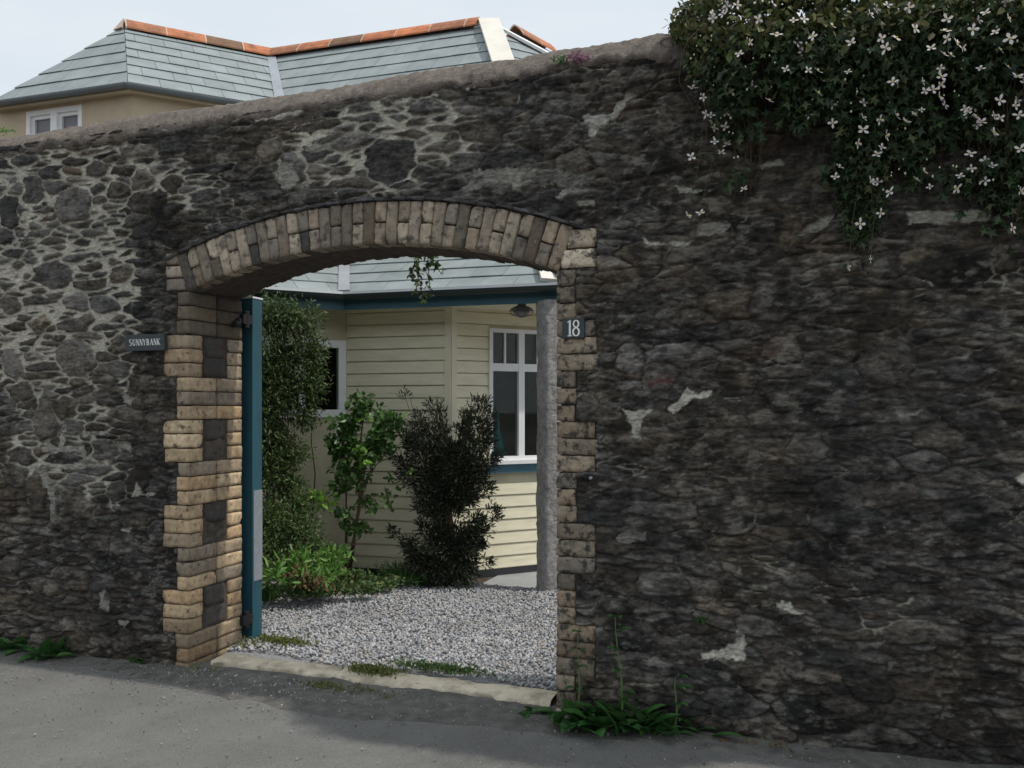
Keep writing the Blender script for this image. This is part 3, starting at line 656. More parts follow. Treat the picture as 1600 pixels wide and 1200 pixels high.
# ------------------------------------------------------------------ plaques
def wfr(t, o, z): return W(t, o, z)
def extrude_polys(polys, frame, depth):
    """polys: list of 2D outlines (a, b), optionally with holes handled by strips"""
    m = MB()
    for p in polys:
        n_ = len(p); vs = [frame(a, 0, b) for a, b in p]+[frame(a, depth, b) for a, b in p]
        m.add(vs, [tuple(range(n_)), tuple(range(2*n_-1, n_-1, -1))]+[(i, (i+1) % n_, n_+(i+1) % n_, n_+i) for i in range(n_)])
    return m
def stroke(p, q, w_):
    d = Vector((q[0]-p[0], q[1]-p[1])); d.normalize(); nn = Vector((-d.y, d.x))*w_/2
    return [(p[0]+nn.x, p[1]+nn.y), (p[0]-nn.x, p[1]-nn.y), (q[0]-nn.x, q[1]-nn.y), (q[0]+nn.x, q[1]+nn.y)]
def arc_strip(cx, cy, rx, ry, a0, a1, w0, w1, n_=14):
    """ring segment as quads; width w0 horizontally thick, w1 thin at top/bottom"""
    qs = []
    for k in range(n_):
        q = []
        for a, s in ((k, 1), (k, -1), (k+1, -1), (k+1, 1)):
            an = a0+(a1-a0)*a/n_; wd = w0*abs(math.cos(an))+w1*abs(math.sin(an))
            q.append((cx+(rx+s*wd/2)*math.cos(an), cy+(ry+s*wd/2)*math.sin(an)))
        qs.append(q)
    return qs
H_ = .16; TH_ = .06
def glyph(c):
    S_ = []
    def sf(x, y): S_.append([(x-.13, y-.025), (x+.13, y-.025), (x+.13, y+.025), (x-.13, y+.025)])
    if c == 'U': S_ += [stroke((.12, 1), (.12, .3), H_), stroke((.62, 1), (.62, .3), TH_)]+arc_strip(.37, .32, .25, .3, math.pi, 2*math.pi, .11, .07); sf(.12, .98); sf(.62, .98)
    if c == 'N': S_ += [stroke((.12, 0), (.12, 1), TH_), stroke((.68, 0), (.68, 1), TH_), stroke((.12, 1), (.68, 0), H_)]; sf(.12, .02); sf(.68, .98); sf(.1, .98)
    if c == 'Y': S_ += [stroke((.05, 1), (.36, .48), H_), stroke((.68, 1), (.36, .48), TH_), stroke((.36, .5), (.36, 0), H_*.9)]; sf(.08, .98); sf(.66, .98); sf(.36, .02)
    if c == 'B': S_ += [stroke((.14, 0), (.14, 1), H_)]+arc_strip(.2, .75, .32, .22, -math.pi/2, math.pi/2, .13, .06)+arc_strip(.2, .27, .38, .25, -math.pi/2, math.pi/2, .13, .06)
    if c == 'A': S_ += [stroke((.04, 0), (.36, 1), TH_), stroke((.36, 1), (.68, 0), H_), stroke((.16, .34), (.56, .34), TH_)]; sf(.06, .02); sf(.66, .02)
    if c == 'K': S_ += [stroke((.14, 0), (.14, 1), H_), stroke((.2, .46), (.62, 1), TH_), stroke((.26, .55), (.68, 0), H_)]; sf(.14, .02); sf(.14, .98); sf(.62, .98); sf(.66, .02)
    if c == 'S': S_ += arc_strip(.34, .745, .25, .22, .25*math.pi, 1.45*math.pi, .1, .07)+arc_strip(.34, .265, .27, .23, -.75*math.pi+.1, .52*math.pi, .1, .07)+[stroke((.22, .60), (.44, .44), .11)]
    return S_
def name_plaque():
    t0, z0 = pw(201, 549); t1, z1 = pw(261, 523); t0 += .022; t1 += .022
    r = empty('name_plaque', W((t0+t1)/2, -.02, z0), 'dark slate house name plaque with pale letters beside the left brick pier', 'plaque')
    z0 = pw(231, 549)[1]; z1 = pw(231, 523.5)[1]
    dz = .006
    fr = lambda a, b, c: W(a, -b, c-(a-t0)*.0)
    MB().box(fr, t0, t1, .024, .048, z0, z1).build('slate_board', M_slab, r, bevel=.003)
    ps = []; x = 0
    for c in 'SUNNYBANK': ps.append((c, x)); x += .86
    wtot = x-.1; s = (t1-t0)*.80/wtot; hh = (z1-z0)*.38
    m = MB()
    base = z0+(z1-z0)*.33
    for c, x0 in ps:
        lf = lambda a, b, cc: W(t0+(t1-t0)*.10+(x0+a)*s, -.0485-b, base+cc*hh)
        g = extrude_polys(glyph(c), lf, .0015); m.add(g.v, g.f)
    m.build('lettering', M_letter, r)
    for a in (.04, .96):
        tt = t0+(t1-t0)*a; MB().tube([W(tt, -.047, (z0+z1)/2), W(tt, -.0505, (z0+z1)/2)], .003, 8).build('screw', M_iron, r)
name_plaque()
def number_plaque():
    t0 = px2t(880.5); t1 = px2t(915); z0 = pw(898, 529)[1]; z1 = pw(898, 498)[1]
    r = empty('number_plaque', W((t0+t1)/2, -.02, z0), 'small square slate plaque with the white number 18 on the right brick pier', 'plaque')
    fr = lambda a, b, c: W(a, -b, c)
    MB().box(fr, t0, t1, .006, .026, z0, z1).build('slate_board', M_slab, r, bevel=.003)
    h = z1-z0; b0 = z0+h*.10; hh = h*.82; cx = (t0+t1)/2
    lf = lambda a, b, c: W(cx+a*hh, -.0265-b, b0+c*hh)
    p = [stroke((-.20, .03), (-.20, .95), .12), [(-.34, 0), (-.06, 0), (-.06, .05), (-.34, .05)], [(-.14, 1), (-.22, .98), (-.36, .86), (-.34, .82), (-.24, .87), (-.14, .87)]]
    p += arc_strip(.19, .75, .16, .205, 0, 2*math.pi, .085, .05, 24)+arc_strip(.19, .26, .19, .24, 0, 2*math.pi, .10, .05, 24)
    extrude_polys(p, lf, .002).build('digits', M_letter, r)
number_plaque()
def stud():
    t_, z_ = pw(924, 746); v = W(t_, -.02, z_)
    r = MB().tube([W(t_, .0, z_), W(t_, -.018, z_), W(t_, -.022, z_)], [.010, .010, .005], 14).build('wall_stud', M_gplate, smooth=False, loc=v)
    tagp(r, 'small round pale stud in the wall below the number plaque', 'stud')
stud()

# ------------------------------------------------------------------ gate
def gate():
    z0 = .0; ZH = 2.21
    r = empty('gate', W(.05, .60, 0), 'teal painted boarded wooden gate leaf swung open behind the left brick pier', 'gate')
    fr = wfr
    tE = .053; wG = 1.08; o0, o1 = .555, .655
    top = lambda t: ZH+ (lambda d: arch_z(TC-HALF+ (tE-t))-ZS)(0)*.9 - 0
    m = MB().box(fr, tE-.10, tE, o0, o1, .02, ZH); m.build('hinge_stile', M_gate, r, bevel=.004)
    m = MB().box(fr, tE-wG, tE-wG+.10, o0, o1, .02, float(top(tE-wG))); m.build('closing_stile', M_gate, r, bevel=.004)
    for zz in (.12, 1.0, 1.9): MB().box(fr, tE-wG+.101, tE-.101, o0+.03, o1-.004, zz, zz+.12).build('rail', M_gate, r, bevel=.004)
    b = MB(); n_ = 8; x0 = tE-wG+.102; wd = (wG-.204)/n_
    for k in range(n_):
        a = x0+k*wd; zt = float(top(a+wd/2)); b.box(fr, a+.002, a+wd-.002, o0+.004, o0+.028, .04, zt)
    b.build('boards', M_gate, r, bevel=.002)
    # worn top edge, bare metal strip on the stile edge
    MB().box(fr, tE-.10, tE+.004, o0-.004, o1+.004, ZH+.001, ZH+.012).build('top_cap', M_rim, r)
    zb = EYE-(905-640)*5.55/F; zt = EYE-(765-640)*5.55/F
    MB().box(fr, tE+.001, tE+.005, o0+.006, o1-.004, zb, zt).build('edge_plate', M_gplate, r)
    for z_, hh in ((EYE+(640-500)*5.45/F, .06), (EYE-(970-640)*5.4/F, .06)):
        m = MB(); m.box(fr, TL-.02, tE+.004, THK-.02+.001, o0-.002, z_-hh/2, z_+hh/2); m.box(fr, tE-.55, tE+.002, o0-.012, o0-.002, z_-.025, z_+.025)
        m.tube([W(TL+.01, THK+.03, z_-hh*.9), W(TL+.01, THK+.03, z_+hh*.9)], .02, 10)
        m.build('hinge', M_iron, r, bevel=.003)
    m = MB().tube([W(TL+.012, .43, 2.06), W(TL+.025, .40, 2.03), W(TL+.03, .36, 2.03)], .02, 8); m.build('latch_hook', M_iron, r)
gate()

# ------------------------------------------------------------------ house
house = empty('house', (-.5, 8.5, 0), 'cream boarded house with hipped slate roofs and terracotta ridge tiles behind the stone wall', 'house')
hz = lambda h: EYE+h
aA, aB = R(-16.8), R(28.2)
dA = Vector((math.cos(aA), math.sin(aA), 0)); dB = Vector((math.cos(aB), math.sin(aB), 0))
nA = Vector((dA.y, -dA.x, 0)); nB = Vector((dB.y, -dB.x, 0))   # towards the street
if nA.y > 0: nA = -nA
if nB.y > 0: nB = -nB
Pc = Vector((-.543, 7.58, 0)); Ic = Vector((-1.509, 7.873, 0))
def frame(o, d, n_): return lambda a, b, c: Vector((o.x+d.x*a+n_.x*b, o.y+d.y*a+n_.y*b, c))
LA = (Pc-Ic).length
def siding(fr, a0, a1, z0, z1, exp_, holes, name, m, parent):
    b = MB(); z = z0
    while z < z1-.005:
        zt = min(z+exp_, z1); segs = [(a0, a1)]
        for h0, h1, hz0, hz1 in holes:
            if zt > hz0+.01 and z < hz1-.01:
                ns = []
                for s0, s1 in segs:
                    if h0 > s0: ns.append((s0, min(s1, h0)))
                    if h1 < s1: ns.append((max(s0, h1), s1))
                segs = [q for q in ns if q[1]-q[0] > .005]
        for s0, s1 in segs:
            P_ = [(.0, z), (.016, z), (.018, z+.006), (.009, zt-.008), (.0, zt-.007), (.0, zt)]
            n_ = len(P_)
            vs = [fr(s0, p[0], p[1]) for p in P_]+[fr(s1, p[0], p[1]) for p in P_]
            b.add(vs, [tuple(range(n_-1, -1, -1)), tuple(range(n_, 2*n_))]+[(i, (i+1) % n_, n_+(i+1) % n_, n_+i) for i in range(n_)])
        z = zt
    return b.build(name, m, parent)
EAVE = 2.50
fA = frame(Ic, dA, nA); fB = frame(Pc, dB, nB); fC = frame(Ic, dB, nB)
zP = .06; ZW = EAVE-.05
siding(fA, 0.0, LA-.03, zP, ZW, .1105, [], 'boarded_wall', M_side, house)
WB = (.372, 1.40, .93, 2.235)
siding(fB, .03, 3.8, zP, ZW, .1105, [WB], 'boarded_wall', M_side, house)
MB().box(fA, LA-.045, LA+.012, -.02, .030, zP, ZW).build('corner_board', M_cream, house)
MB().box(fB, -.0, .05, -.02, .028, zP, ZW).build('corner_board', M_cream, house)
# masonry behind boards, and plinth
def wallbox(fr, a0, a1, b0, b1, z0, z1, holes, name, m):
    b = MB()
    if holes:
        h0, h1, q0, q1 = holes
        b.box(fr, a0, h0, b0, b1, z0, z1); b.box(fr, h1, a1, b0, b1, z0, z1); b.box(fr, h0, h1, b0, b1, z0, q0); b.box(fr, h0, h1, b0, b1, q1, z1)
    else: b.box(fr, a0, a1, b0, b1, z0, z1)
    return b.build(name, m, house)
wallbox(fA, 0, LA, -.15, -.001, -.05, ZW, None, 'wall', M_crend)
wallbox(fB, 0, 3.8, -.15, -.001, -.05, ZW, WB, 'wall', M_crend)
WC = (-.78, -.02, 1.5-.07, 1.5+.63)
wallbox(fC, -3.2, 0, -.15, 0, -.05, ZW, WC, 'wall', M_crend)
MB().box(fA, 0, LA+.005, .0, .016, -.05, zP-.002).build('plinth', M_plinth, house)
MB().box(fB, 0, 3.8, .0, .016, -.05, zP-.002).build('plinth', M_plinth, house)
def window(fr, a0, a1, z0, z1, mull, trans, minor, sill_m, dep=.05, back=.12, fw=.035):
    w_ = MB(); fo, fi = .03, -dep
    w_.box(fr, a0, a0+fw, fi, fo, z0, z1); w_.box(fr, a1-fw, a1, fi, fo, z0, z1)
    w_.box(fr, a0+fw, a1-fw, fi, fo, z1-fw, z1); w_.box(fr, a0+fw, a1-fw, fi, fo, z0, z0+fw)
    fo2 = fo-.003
    for a in mull: w_.box(fr, a-.030, a+.030, fi, fo2, z0+fw, z1-fw)
    xs = [a0+fw]+[q for a in mull for q in (a-.030, a+.030)]+[a1-fw]
    for k in range(0, len(xs), 2):
        if trans: w_.box(fr, xs[k], xs[k+1], fi+.003, fo2-.003, trans-.035, trans+.035)
        if minor:
            mid = (xs[k]+xs[k+1])/2; w_.box(fr, mid-.008, mid+.008, -.02, .012, trans+.035, z1-fw)
    f = w_.build('window', M_white, house)
    g = MB().box(fr, a0+fw*.6, a1-fw*.6, -.012, -.008, z0+fw*.6, z1-fw*.6).build('pane', M_glass, f)
    if sill_m:
        MB().box(fr, a0-.03, a1+.03, .0, .07, z0-.035, z0-.001).build('sill', M_white, f)
        MB().box(fr, a0-.03, a1+.03, .0, .045, z0-.115, z0-.036).build('apron', sill_m, f)
    return f
wB = window(fB, WB[0], WB[1], EYE-.46, WB[3], [.704, 1.06], EYE+.385, True, M_teal)
wC = window(fC, WC[0], WC[1], WC[2], WC[3], [-.42], None, False, None, fw=.07)
# rooms behind the glass
def room(fr, a0, a1, z0, z1, nm='room_interior', mm=None):
    b = MB(); d = -1.6
    vs = [fr(a0, -.16, z0), fr(a1, -.16, z0), fr(a1, -.16, z1), fr(a0, -.16, z1), fr(a0, d, z0), fr(a1, d, z0), fr(a1, d, z1), fr(a0, d, z1)]
    b.add(vs, [(4, 5, 6, 7), (0, 1, 5, 4), (1, 2, 6, 5), (2, 3, 7, 6), (3, 0, 4, 7)]); b.build(nm, mm or M_dark, house)
room(fB, .2, 1.5, .8, 2.4); room(fC, -1.0, .0, 1.2, 2.3, mm=M_dark2)
b = MB()
for k in range(9):
    a = .40+.012*k; b.box(fB, a, a+.009, -.24-.012*(k % 2), -.22-.012*(k % 2), 1.0, 2.2)
b.build('curtain', M_curt, wB)
vz = MB(); c0 = fB(.62, -.30, 0)
vz.tube([Vector((c0.x, c0.y, z)) for z in (.95, 1.05, 1.18, 1.30, 1.42, 1.48)], [.07, .085, .06, .03, .016, .02], 14).build('vase', M_vase, wB, smooth=True)
# eaves: two straight runs meeting in an inner corner
OV = .30
def isect(p, d, q, e):
    den = d.x*e.y-d.y*e.x; s = ((q.x-p.x)*e.y-(q.y-p.y)*e.x)/den; return p+d*s
eA = Ic+nA*OV; eC = Ic+nB*OV; E0 = isect(eA, dA, eC, dB)
ER = E0+dA*1.98; EL = E0-dB*2.2                                  # right and left ends
E3 = lambda p, z: Vector((p.x, p.y, z))
def run(path, prof, name, m, parent, out_n):
    """sweep a 2D profile (outwards, up) along horizontal runs with mitred joints. out_n: outward normals per run"""
    b = MB(); n_ = len(prof); rows = []
    for i, p in enumerate(path):
        if i == 0: o_n = out_n[0]; sc = 1
        elif i == len(path)-1: o_n = out_n[-1]; sc = 1
        else:
            o_n = (out_n[i-1]+out_n[i]).normalized(); sc = 1/max(.2, o_n.dot(out_n[i]))
        rows.append([Vector((p.x+o_n.x*a*sc, p.y+o_n.y*a*sc, p.z+c)) for a, c in prof])
    vs = [v for r_ in rows for v in r_]; fs = []
    for i in range(len(path)-1):
        for k in range(n_): fs.append((i*n_+k, i*n_+(k+1) % n_, (i+1)*n_+(k+1) % n_, (i+1)*n_+k))
    fs += [tuple(range(n_)), tuple(range(len(vs)-1, len(vs)-n_-1, -1))]
    return b.add(vs, fs).build(name, m, parent)
half = [(.055+.055*math.cos(a), .055*math.sin(a)) for a in np.linspace(math.pi, 2*math.pi, 11)]
gprof = half+[(.105, .004), (.102, 0)]+[(.055+.048*math.cos(a), .006+.046*math.sin(a)) for a in np.linspace(2*math.pi, math.pi, 9)]
QB = Pc+dB*1.0+nB*.35; QR = QB+dB*2.9; dQ = (QB-ER).normalized(); nQ = Vector((dQ.y, -dQ.x, 0)); nQ = nQ if nQ.dot(dA) > 0 else -nQ
low_path = [E3(EL, EAVE), E3(E0, EAVE), E3(ER, EAVE)]; side_path = [E3(ER+dQ*.1, EAVE), E3(QB, EAVE), E3(QR, EAVE)]
run(low_path, [(-.02, -.125), (.0, -.125), (.0, .0), (-.02, .0)], 'fascia', M_teal, house, [nB, nA])
run(side_path, [(-.02, -.125), (.0, -.125), (.0, .0), (-.02, .0)], 'fascia', M_teal, house, [nQ, nB])
g_ = run([p+Vector((0, 0, .01)) for p in low_path], gprof, 'gutter', M_gut2, house, [nB, nA])
run([p+Vector((0, 0, .012)) for p in low_path], [(.100, -.012), (.116, -.012), (.116, .010), (.100, .010)], 'gutter_rim', M_rim, g_, [nB, nA])  # gutter lip coloured near white for the light it catches
# soffit
b = MB(); i1 = Ic+dA*(LA); back = Pc+dB*2.4
QB = Pc+dB*1.0+nB*.35; QR = QB+dB*2.9
Ei = isect(E0-nA*.024, dA, E0-nB*.024, dB); ERi = ER-nA*.024-dA*.01; ELi = EL-nB*.024
for poly in ([Ei, ERi, QB, Pc, Ic-nA*.1], [ELi, Ei, Ic-nA*.1, Ic-dB*2.2-nB*.1], [QB, QR, QR-nB*.36, Pc-nB*.01]):
    n_ = len(poly); vs = [E3(p, EAVE-.10) for p in poly]+[E3(p, EAVE-.08) for p in poly]
    b.add(vs, [tuple(range(n_-1, -1, -1)), tuple(range(n_, 2*n_))]+[(i, (i+1) % n_, n_+(i+1) % n_, n_+i) for i in range(n_)])
b.build('soffit', M_cream, house)
# slates
def slate_face(pts, e, gauge, name, parent, m=M_slate, wid=.30, thick=.007):
    """pts: planar polygon (world), e: unit eave direction; pts[0] lies on the eave"""
    pts = [Vector(p) for p in pts]; e = e.normalized()
    nn = Vector((0, 0, 0))
    for i in range(len(pts)): nn += (pts[i]-pts[0]).cross(pts[(i+1) % len(pts)]-pts[0])
    nn.normalize()
    if nn.z < 0: nn = -nn
    u = nn.cross(e).normalized()
    if u.z < 0: u = -u
    o = pts[0]; A = [(p-o).dot(e) for p in pts]; B = [(p-o).dot(u) for p in pts]
    bm = bmesh.new(); j = 0; v = min(B)
    while v < max(B):
        a = min(A)-wid-(wid/2 if j % 2 else 0)
        while a < max(A)+wid:
            a1 = a+wid-.004; jz = random.uniform(0, .0035); jb = random.uniform(-.003, .003)
            ring = [(a, v+jb, .014+jz), (a1, v+jb, .014+jz), (a1, v+gauge+.02, .004), (a, v+gauge+.02, .004)]
            tp = [bm.verts.new(o+e*p+u*q+nn*r_) for p, q, r_ in ring]; bt = [bm.verts.new(o+e*p+u*q+nn*(r_-thick)) for p, q, r_ in ring]
            bm.faces.new(tp); bm.faces.new(bt[::-1])
            for i in range(4): bm.faces.new((tp[i], bt[i], bt[(i+1) % 4], tp[(i+1) % 4]))
            a += wid
        v += gauge; j += 1
    cen = sum(pts, Vector((0, 0, 0)))/len(pts)
    for i in range(len(pts)):
        p, q = pts[i], pts[(i+1) % len(pts)]; pn = (q-p).cross(nn).normalized()
        if pn.dot(cen-p) > 0: pn = -pn
        bmesh.ops.bisect_plane(bm, geom=bm.verts[:]+bm.edges[:]+bm.faces[:], plane_co=p, plane_no=pn, clear_outer=True)
    bmesh.ops.recalc_face_normals(bm, faces=bm.faces)
    me = bpy.data.meshes.new(name); bm.transform(Matrix.Translation(-origin(parent))); bm.to_mesh(me); bm.free(); me.materials.append(m)
    ob = bpy.data.objects.new(name, me); COL.objects.link(ob); ob.parent = parent
    und = MB().add([p-nn*.01 for p in pts]+[p-nn*.04 for p in pts], [tuple(range(len(pts))), tuple(range(2*len(pts)-1, len(pts)-1, -1))]+[(i, (i+1) % len(pts), len(pts)+(i+1) % len(pts), len(pts)+i) for i in range(len(pts))])
    und.build('roof_deck', M_under, ob)
    return ob
PL = R(30)
def up(p, n_, dist, pit, z0): return Vector((p.x-n_.x*dist, p.y-n_.y*dist, z0+dist*math.tan(pit)))
zE = EAVE+.02
lv = Vector((-.19, 1, 0))*1.8; vt = E0+lv; Dl = -lv.dot(nA); DlC = -lv.dot(nB)
v0 = E3(E0, zE); vtop = Vector((vt.x, vt.y, zE+Dl*math.tan(PL)))
HB = E0+dA*1.83
ht = HB-nA*Dl-dA*.62; htop = Vector((ht.x, ht.y, vtop.z))
rA = slate_face([v0, E3(HB, zE), htop, vtop], dA, .235, 'roof', house)
ELt = EL-nB*DlC
rC = slate_face([E3(EL, zE), v0, vtop, Vector((ELt.x, ELt.y, vtop.z))], dB, .235, 'roof', house)
rD = slate_face([E3(QB, zE), E3(ER, zE), E3(HB, zE), htop], -dQ, .235, 'roof', house)
rE = slate_face([E3(QB, zE), E3(QR, zE), htop+dB*2.5, htop], dB, .235, 'roof', house)
def strip(p, q, wdt, nn, m, name, parent, lift=.02, side=None):
    p, q = Vector(p), Vector(q); d = (q-p).normalized(); s = d.cross(nn).normalized()*wdt/2
    b = MB().add([p-s+nn*lift, p+s+nn*lift, q+s+nn*lift, q-s+nn*lift, p-s+nn*(lift-.03), p+s+nn*(lift-.03), q+s+nn*(lift-.03), q-s+nn*(lift-.03)],
                 [(0, 1, 2, 3), (7, 6, 5, 4), (0, 4, 5, 1), (1, 5, 6, 2), (2, 6, 7, 3), (3, 7, 4, 0)])
    return b.build(name, m, parent)
strip(v0, vtop, .10, Vector((0, -.45, .9)).normalized(), M_lead, 'valley_lead', rA, .035)
d_ = (htop-E3(HB, zE)); q_ = Vector((.1, -.45, .88)).normalized()
strip(E3(HB, zE)+dA*.06, htop+dA*.10, .2, q_, M_hip, 'hip_board', rA, .05)
# --- upper storey
HR = EYE+4.31; HE = EYE+3.16; DU = 1.37; PU = R(40)
Ra = Vector((-4.31, 9.55, 0)); Rv = Vector((-2.89, 10.32, 0)); Rb = Vector((-.354, 9.5, 0))
dC2 = (Rv-Ra).normalized(); dA2 = (Rb-Rv).normalized(); nC2 = Vector((dC2.y, -dC2.x, 0)); nA2 = Vector((dA2.y, -dA2.x, 0))
cor = Vector((-.4474*8.31, 8.31, 0))
e2a = cor; e2v = Rv+Vector((.473, -1.301, 0))
zU = HE
dL = Vector((math.cos(R(-18)), math.sin(R(-18)), 0))
e2l = cor-dL*1.75
apx = Ra+Vector((-.0, 0, 0))
r1 = slate_face([E3(e2a, zU), E3(e2v, zU), E3(Rv, HR-.05), E3(Ra, HR-.05)], dC2, .255, 'roof', house)
r0 = slate_face([E3(e2l, zU), E3(e2a, zU), E3(Ra, HR-.05)], dL, .255, 'roof', house)
e2r = e2v+dA2*2.44
r2 = slate_face([E3(e2v, zU), E3(e2r, zU), E3(Rb, HR-.05), E3(Rv, HR-.05)], dA2, .255, 'roof', house)
e2x = e2r+dB*1.0
Rb3 = E3(Rb, HR-.05)
far = e2r+dB*1.75
r3 = slate_face([E3(e2r, zU), E3(far, zU), Rb3+dB*.08], dB, .255, 'roof', house)
# back slopes so that the roof is solid from other sides
bk = MB()
bA = Ra+Vector((.2, 3, 0)); bB = Rb+Vector((1.0, 3, 0)); bv = Rv+Vector((0.2, 3, 0))
bk.add([E3(Ra, HR-.06), E3(Rv, HR-.06), E3(bv, zU), E3(bA, zU)], [(0, 1, 2, 3)])
bk.add([E3(Rv, HR-.06), E3(Rb, HR-.06), E3(bB, zU), E3(bv, zU)], [(0, 1, 2, 3)])
bk.add([E3(Ra, HR-.06), E3(bA, zU), E3(e2l, zU)], [(0, 1, 2)]); bk.add([E3(Rb, HR-.06), E3(far, zU), E3(bB, zU)], [(0, 1, 2)])
bk.build('roof_rear', M_slate, house)
def ridge(p, q, name, parent, ln=.42, r_=.115, start=0):
    p, q = Vector(p), Vector(q); d = (q-p); Ln = d.length; d.normalize(); x = Vector((d.y, -d.x, 0)).normalized(); y = x.cross(d)
    if y.z < 0: y = -y
    b = MB(); mo = MB(); s = 0
    while s < Ln-.02:
        e_ = min(s+ln, Ln)
        for bb, a0, a1, rr in ((b, s+.012, e_, r_), (mo, s, s+.012, r_*1.02)):
            sec = [(-1.15, -.72), (-.75, -.15), (-.25, .32), (0, .42), (.25, .32), (.75, -.15), (1.15, -.72)]
            vs = [p+d*a+x*u_*rr+y*w_*rr for a in (a0, a1) for u_, w_ in sec]; n_ = len(sec)
            vs += [v-y*.018 for v in vs]
            fs = []
            for k in range(n_-1): fs += [(k, k+1, n_+k+1, n_+k), (2*n_+k, 3*n_+k, 3*n_+k+1, 2*n_+k+1)]
            for o_e in (0, n_): fs += [tuple([o_e+k for k in range(n_)]+[2*n_+o_e+k for k in range(n_-1, -1, -1)])]
            fs += [(0, n_, 3*n_, 2*n_), (n_-1, 2*n_-1, 4*n_-1, 3*n_-1)]
            bb.add(vs, fs)
        s = e_
    nb = len(b.f); b.add(mo.v, mo.f); o = b.build(name, M_ridge, parent); o.data.materials.append(M_ridgem)
    for pl in o.data.polygons:
        if pl.index >= nb: pl.material_index = 1
ridge(E3(Ra, HR-.01), E3(Rv, HR-.01), 'ridge_tiles', r1); ridge(E3(Rv, HR-.01), E3(Rb, HR-.01), 'ridge_tiles', r2)
MB().add([E3(Ra, HR)+Vector(v) for v in ((-.11, -.05, -.11), (.03, -.14, -.11), (-.01, 0, .05), (-.0, .02, -.11))], [(0, 1, 2), (1, 3, 2), (3, 0, 2), (0, 3, 1)]).build('ridge_end', M_ridgem, r1)
strip(E3(e2v, zU), E3(Rv, HR-.07), .10, Vector((-.1, -.5, .8)).normalized(), M_lead, 'valley_lead', r1, .05)
hn = Vector((.05, -.62, .78)).normalized()
strip(E3(e2r, zU)+dA2*.06, Rb3+dA2*.10+Vector((0, 0, .0)), .23, hn, M_hip, 'hip_board', r2, .06)
strip(E3(far, zU), Rb3+Vector((.14, .05, -.01)), .06, Vector((.3, -.5, .8)).normalized(), M_white, 'hip_board', r3, .05)
# small rear roof with its own ridge
q0 = Vector((.02, 9.80, 0)); q1 = Vector((.44, 10.34, 0)); dq = (q1-q0).normalized(); nq = Vector((dq.y, -dq.x, 0))
r4 = slate_face([E3(q0+nq*1.2, zU+.14), E3(q1+nq*1.2, zU+.14), E3(q1, HR-.0), E3(q0, HR-.0)], dq, .255, 'roof', house)
slate_face([E3(q1+nq*1.2, zU+.14), E3(q1+nq*.2+dq*1.2, zU+.14), E3(q1, HR-.0)], (dq-nq).normalized(), .255, 'roof', house)
ridge(E3(q0, HR+.04), E3(q1, HR+.05), 'ridge_tiles', r4, ln=.36)
# upper walls
def uwall(p, d, ln, n_, name='wall', hole=None, a0=0):
    fr = frame(p-n_*.22, d, n_)
    b = MB(); z0, z1 = 2.0, HE-.06
    if hole:
        h0, h1, q0_, q1_ = hole; b.box(fr, a0, h0, -.2, 0, z0, z1); b.box(fr, h1, ln, -.2, 0, z0, z1); b.box(fr, h0, h1, -.2, 0, z0, q0_); b.box(fr, h0, h1, -.2, 0, q1_, z1)
    else: b.box(fr, a0, ln, -.2, 0, z0, z1)
    b.build(name, M_rend, house); return fr
nL = Vector((dL.y, -dL.x, 0))
# wall corner beneath the eave corner
ccr = isect(cor-nC2*.12, dC2, cor-nL*.12, dL)
def pf(p, d, n_): return frame(p, d, n_)
hw0, hw1 = -1.36, -.63
fL = pf(ccr, dL, nL); fU = pf(ccr, dC2, nC2)
zt_ = HE-.085
b = MB(); b.box(fL, -3.5, hw0, -.2, 0, 2, HE-.045); b.box(fL, hw1, 0, -.2, 0, 2, HE-.045); b.box(fL, hw0, hw1, -.2, 0, 2, zt_-1.15); b.box(fL, hw0, hw1, -.2, 0, zt_, HE-.045); b.build('wall', M_rend, house)
MB().box(fU, .0, 1.75, -.2, -.001, 2, HE-.045).build('wall', M_rend, house)
frA = frame(e2v-nA2*.25, dA2, nA2); MB().box(frA, .0, 2.6, -.2, 0, 2, HE-.045).build('wall', M_rend, house)
wU = MB()
x0, x1 = hw0+.0, hw1-.0; mid = (x0+x1)/2; zb_, zt2 = zt_-1.15, zt_
for a, b_ in ((x0, x0+.05), (mid-.04, mid+.04), (x1-.05, x1)): wU.box(fL, a, b_, -.10, -.004, zb_, zt2)
for a, b_ in ((x0+.05, mid-.04), (mid+.04, x1-.05)):
    wU.box(fL, a, b_, -.10, -.007, zt2-.05, zt2); wU.box(fL, a, b_, -.10, -.007, zb_, zb_+.05)
    for c_, d_2 in ((a, a+.035), (b_-.035, b_)): wU.box(fL, c_, d_2, -.09, -.035, zb_+.05, zt2-.05)
    wU.box(fL, a+.035, b_-.035, -.09, -.035, zt2-.085, zt2-.05)
wu = wU.build('window', M_white, house)
M_pale = mat('blind', (.20, .19, .22), .25, var=.1)
MB().box(fL, x0+.02, x1-.02, -.07, -.06, zb_+.02, zt2-.02).build('pane', M_pale, wu)
up_path = [E3(e2l, HE-.02), E3(e2a, HE-.02), E3(e2v, HE-.02), E3(e2r, HE-.02)]
run(up_path, [(-.02, -.055), (.0, -.055), (.0, .0), (-.02, .0)], 'fascia', M_rend, house, [nL, nC2, nA2])
run(up_path, [(a*.75, c*.75) for a, c in gprof], 'gutter', M_gut, house, [nL, nC2, nA2])
b = MB()
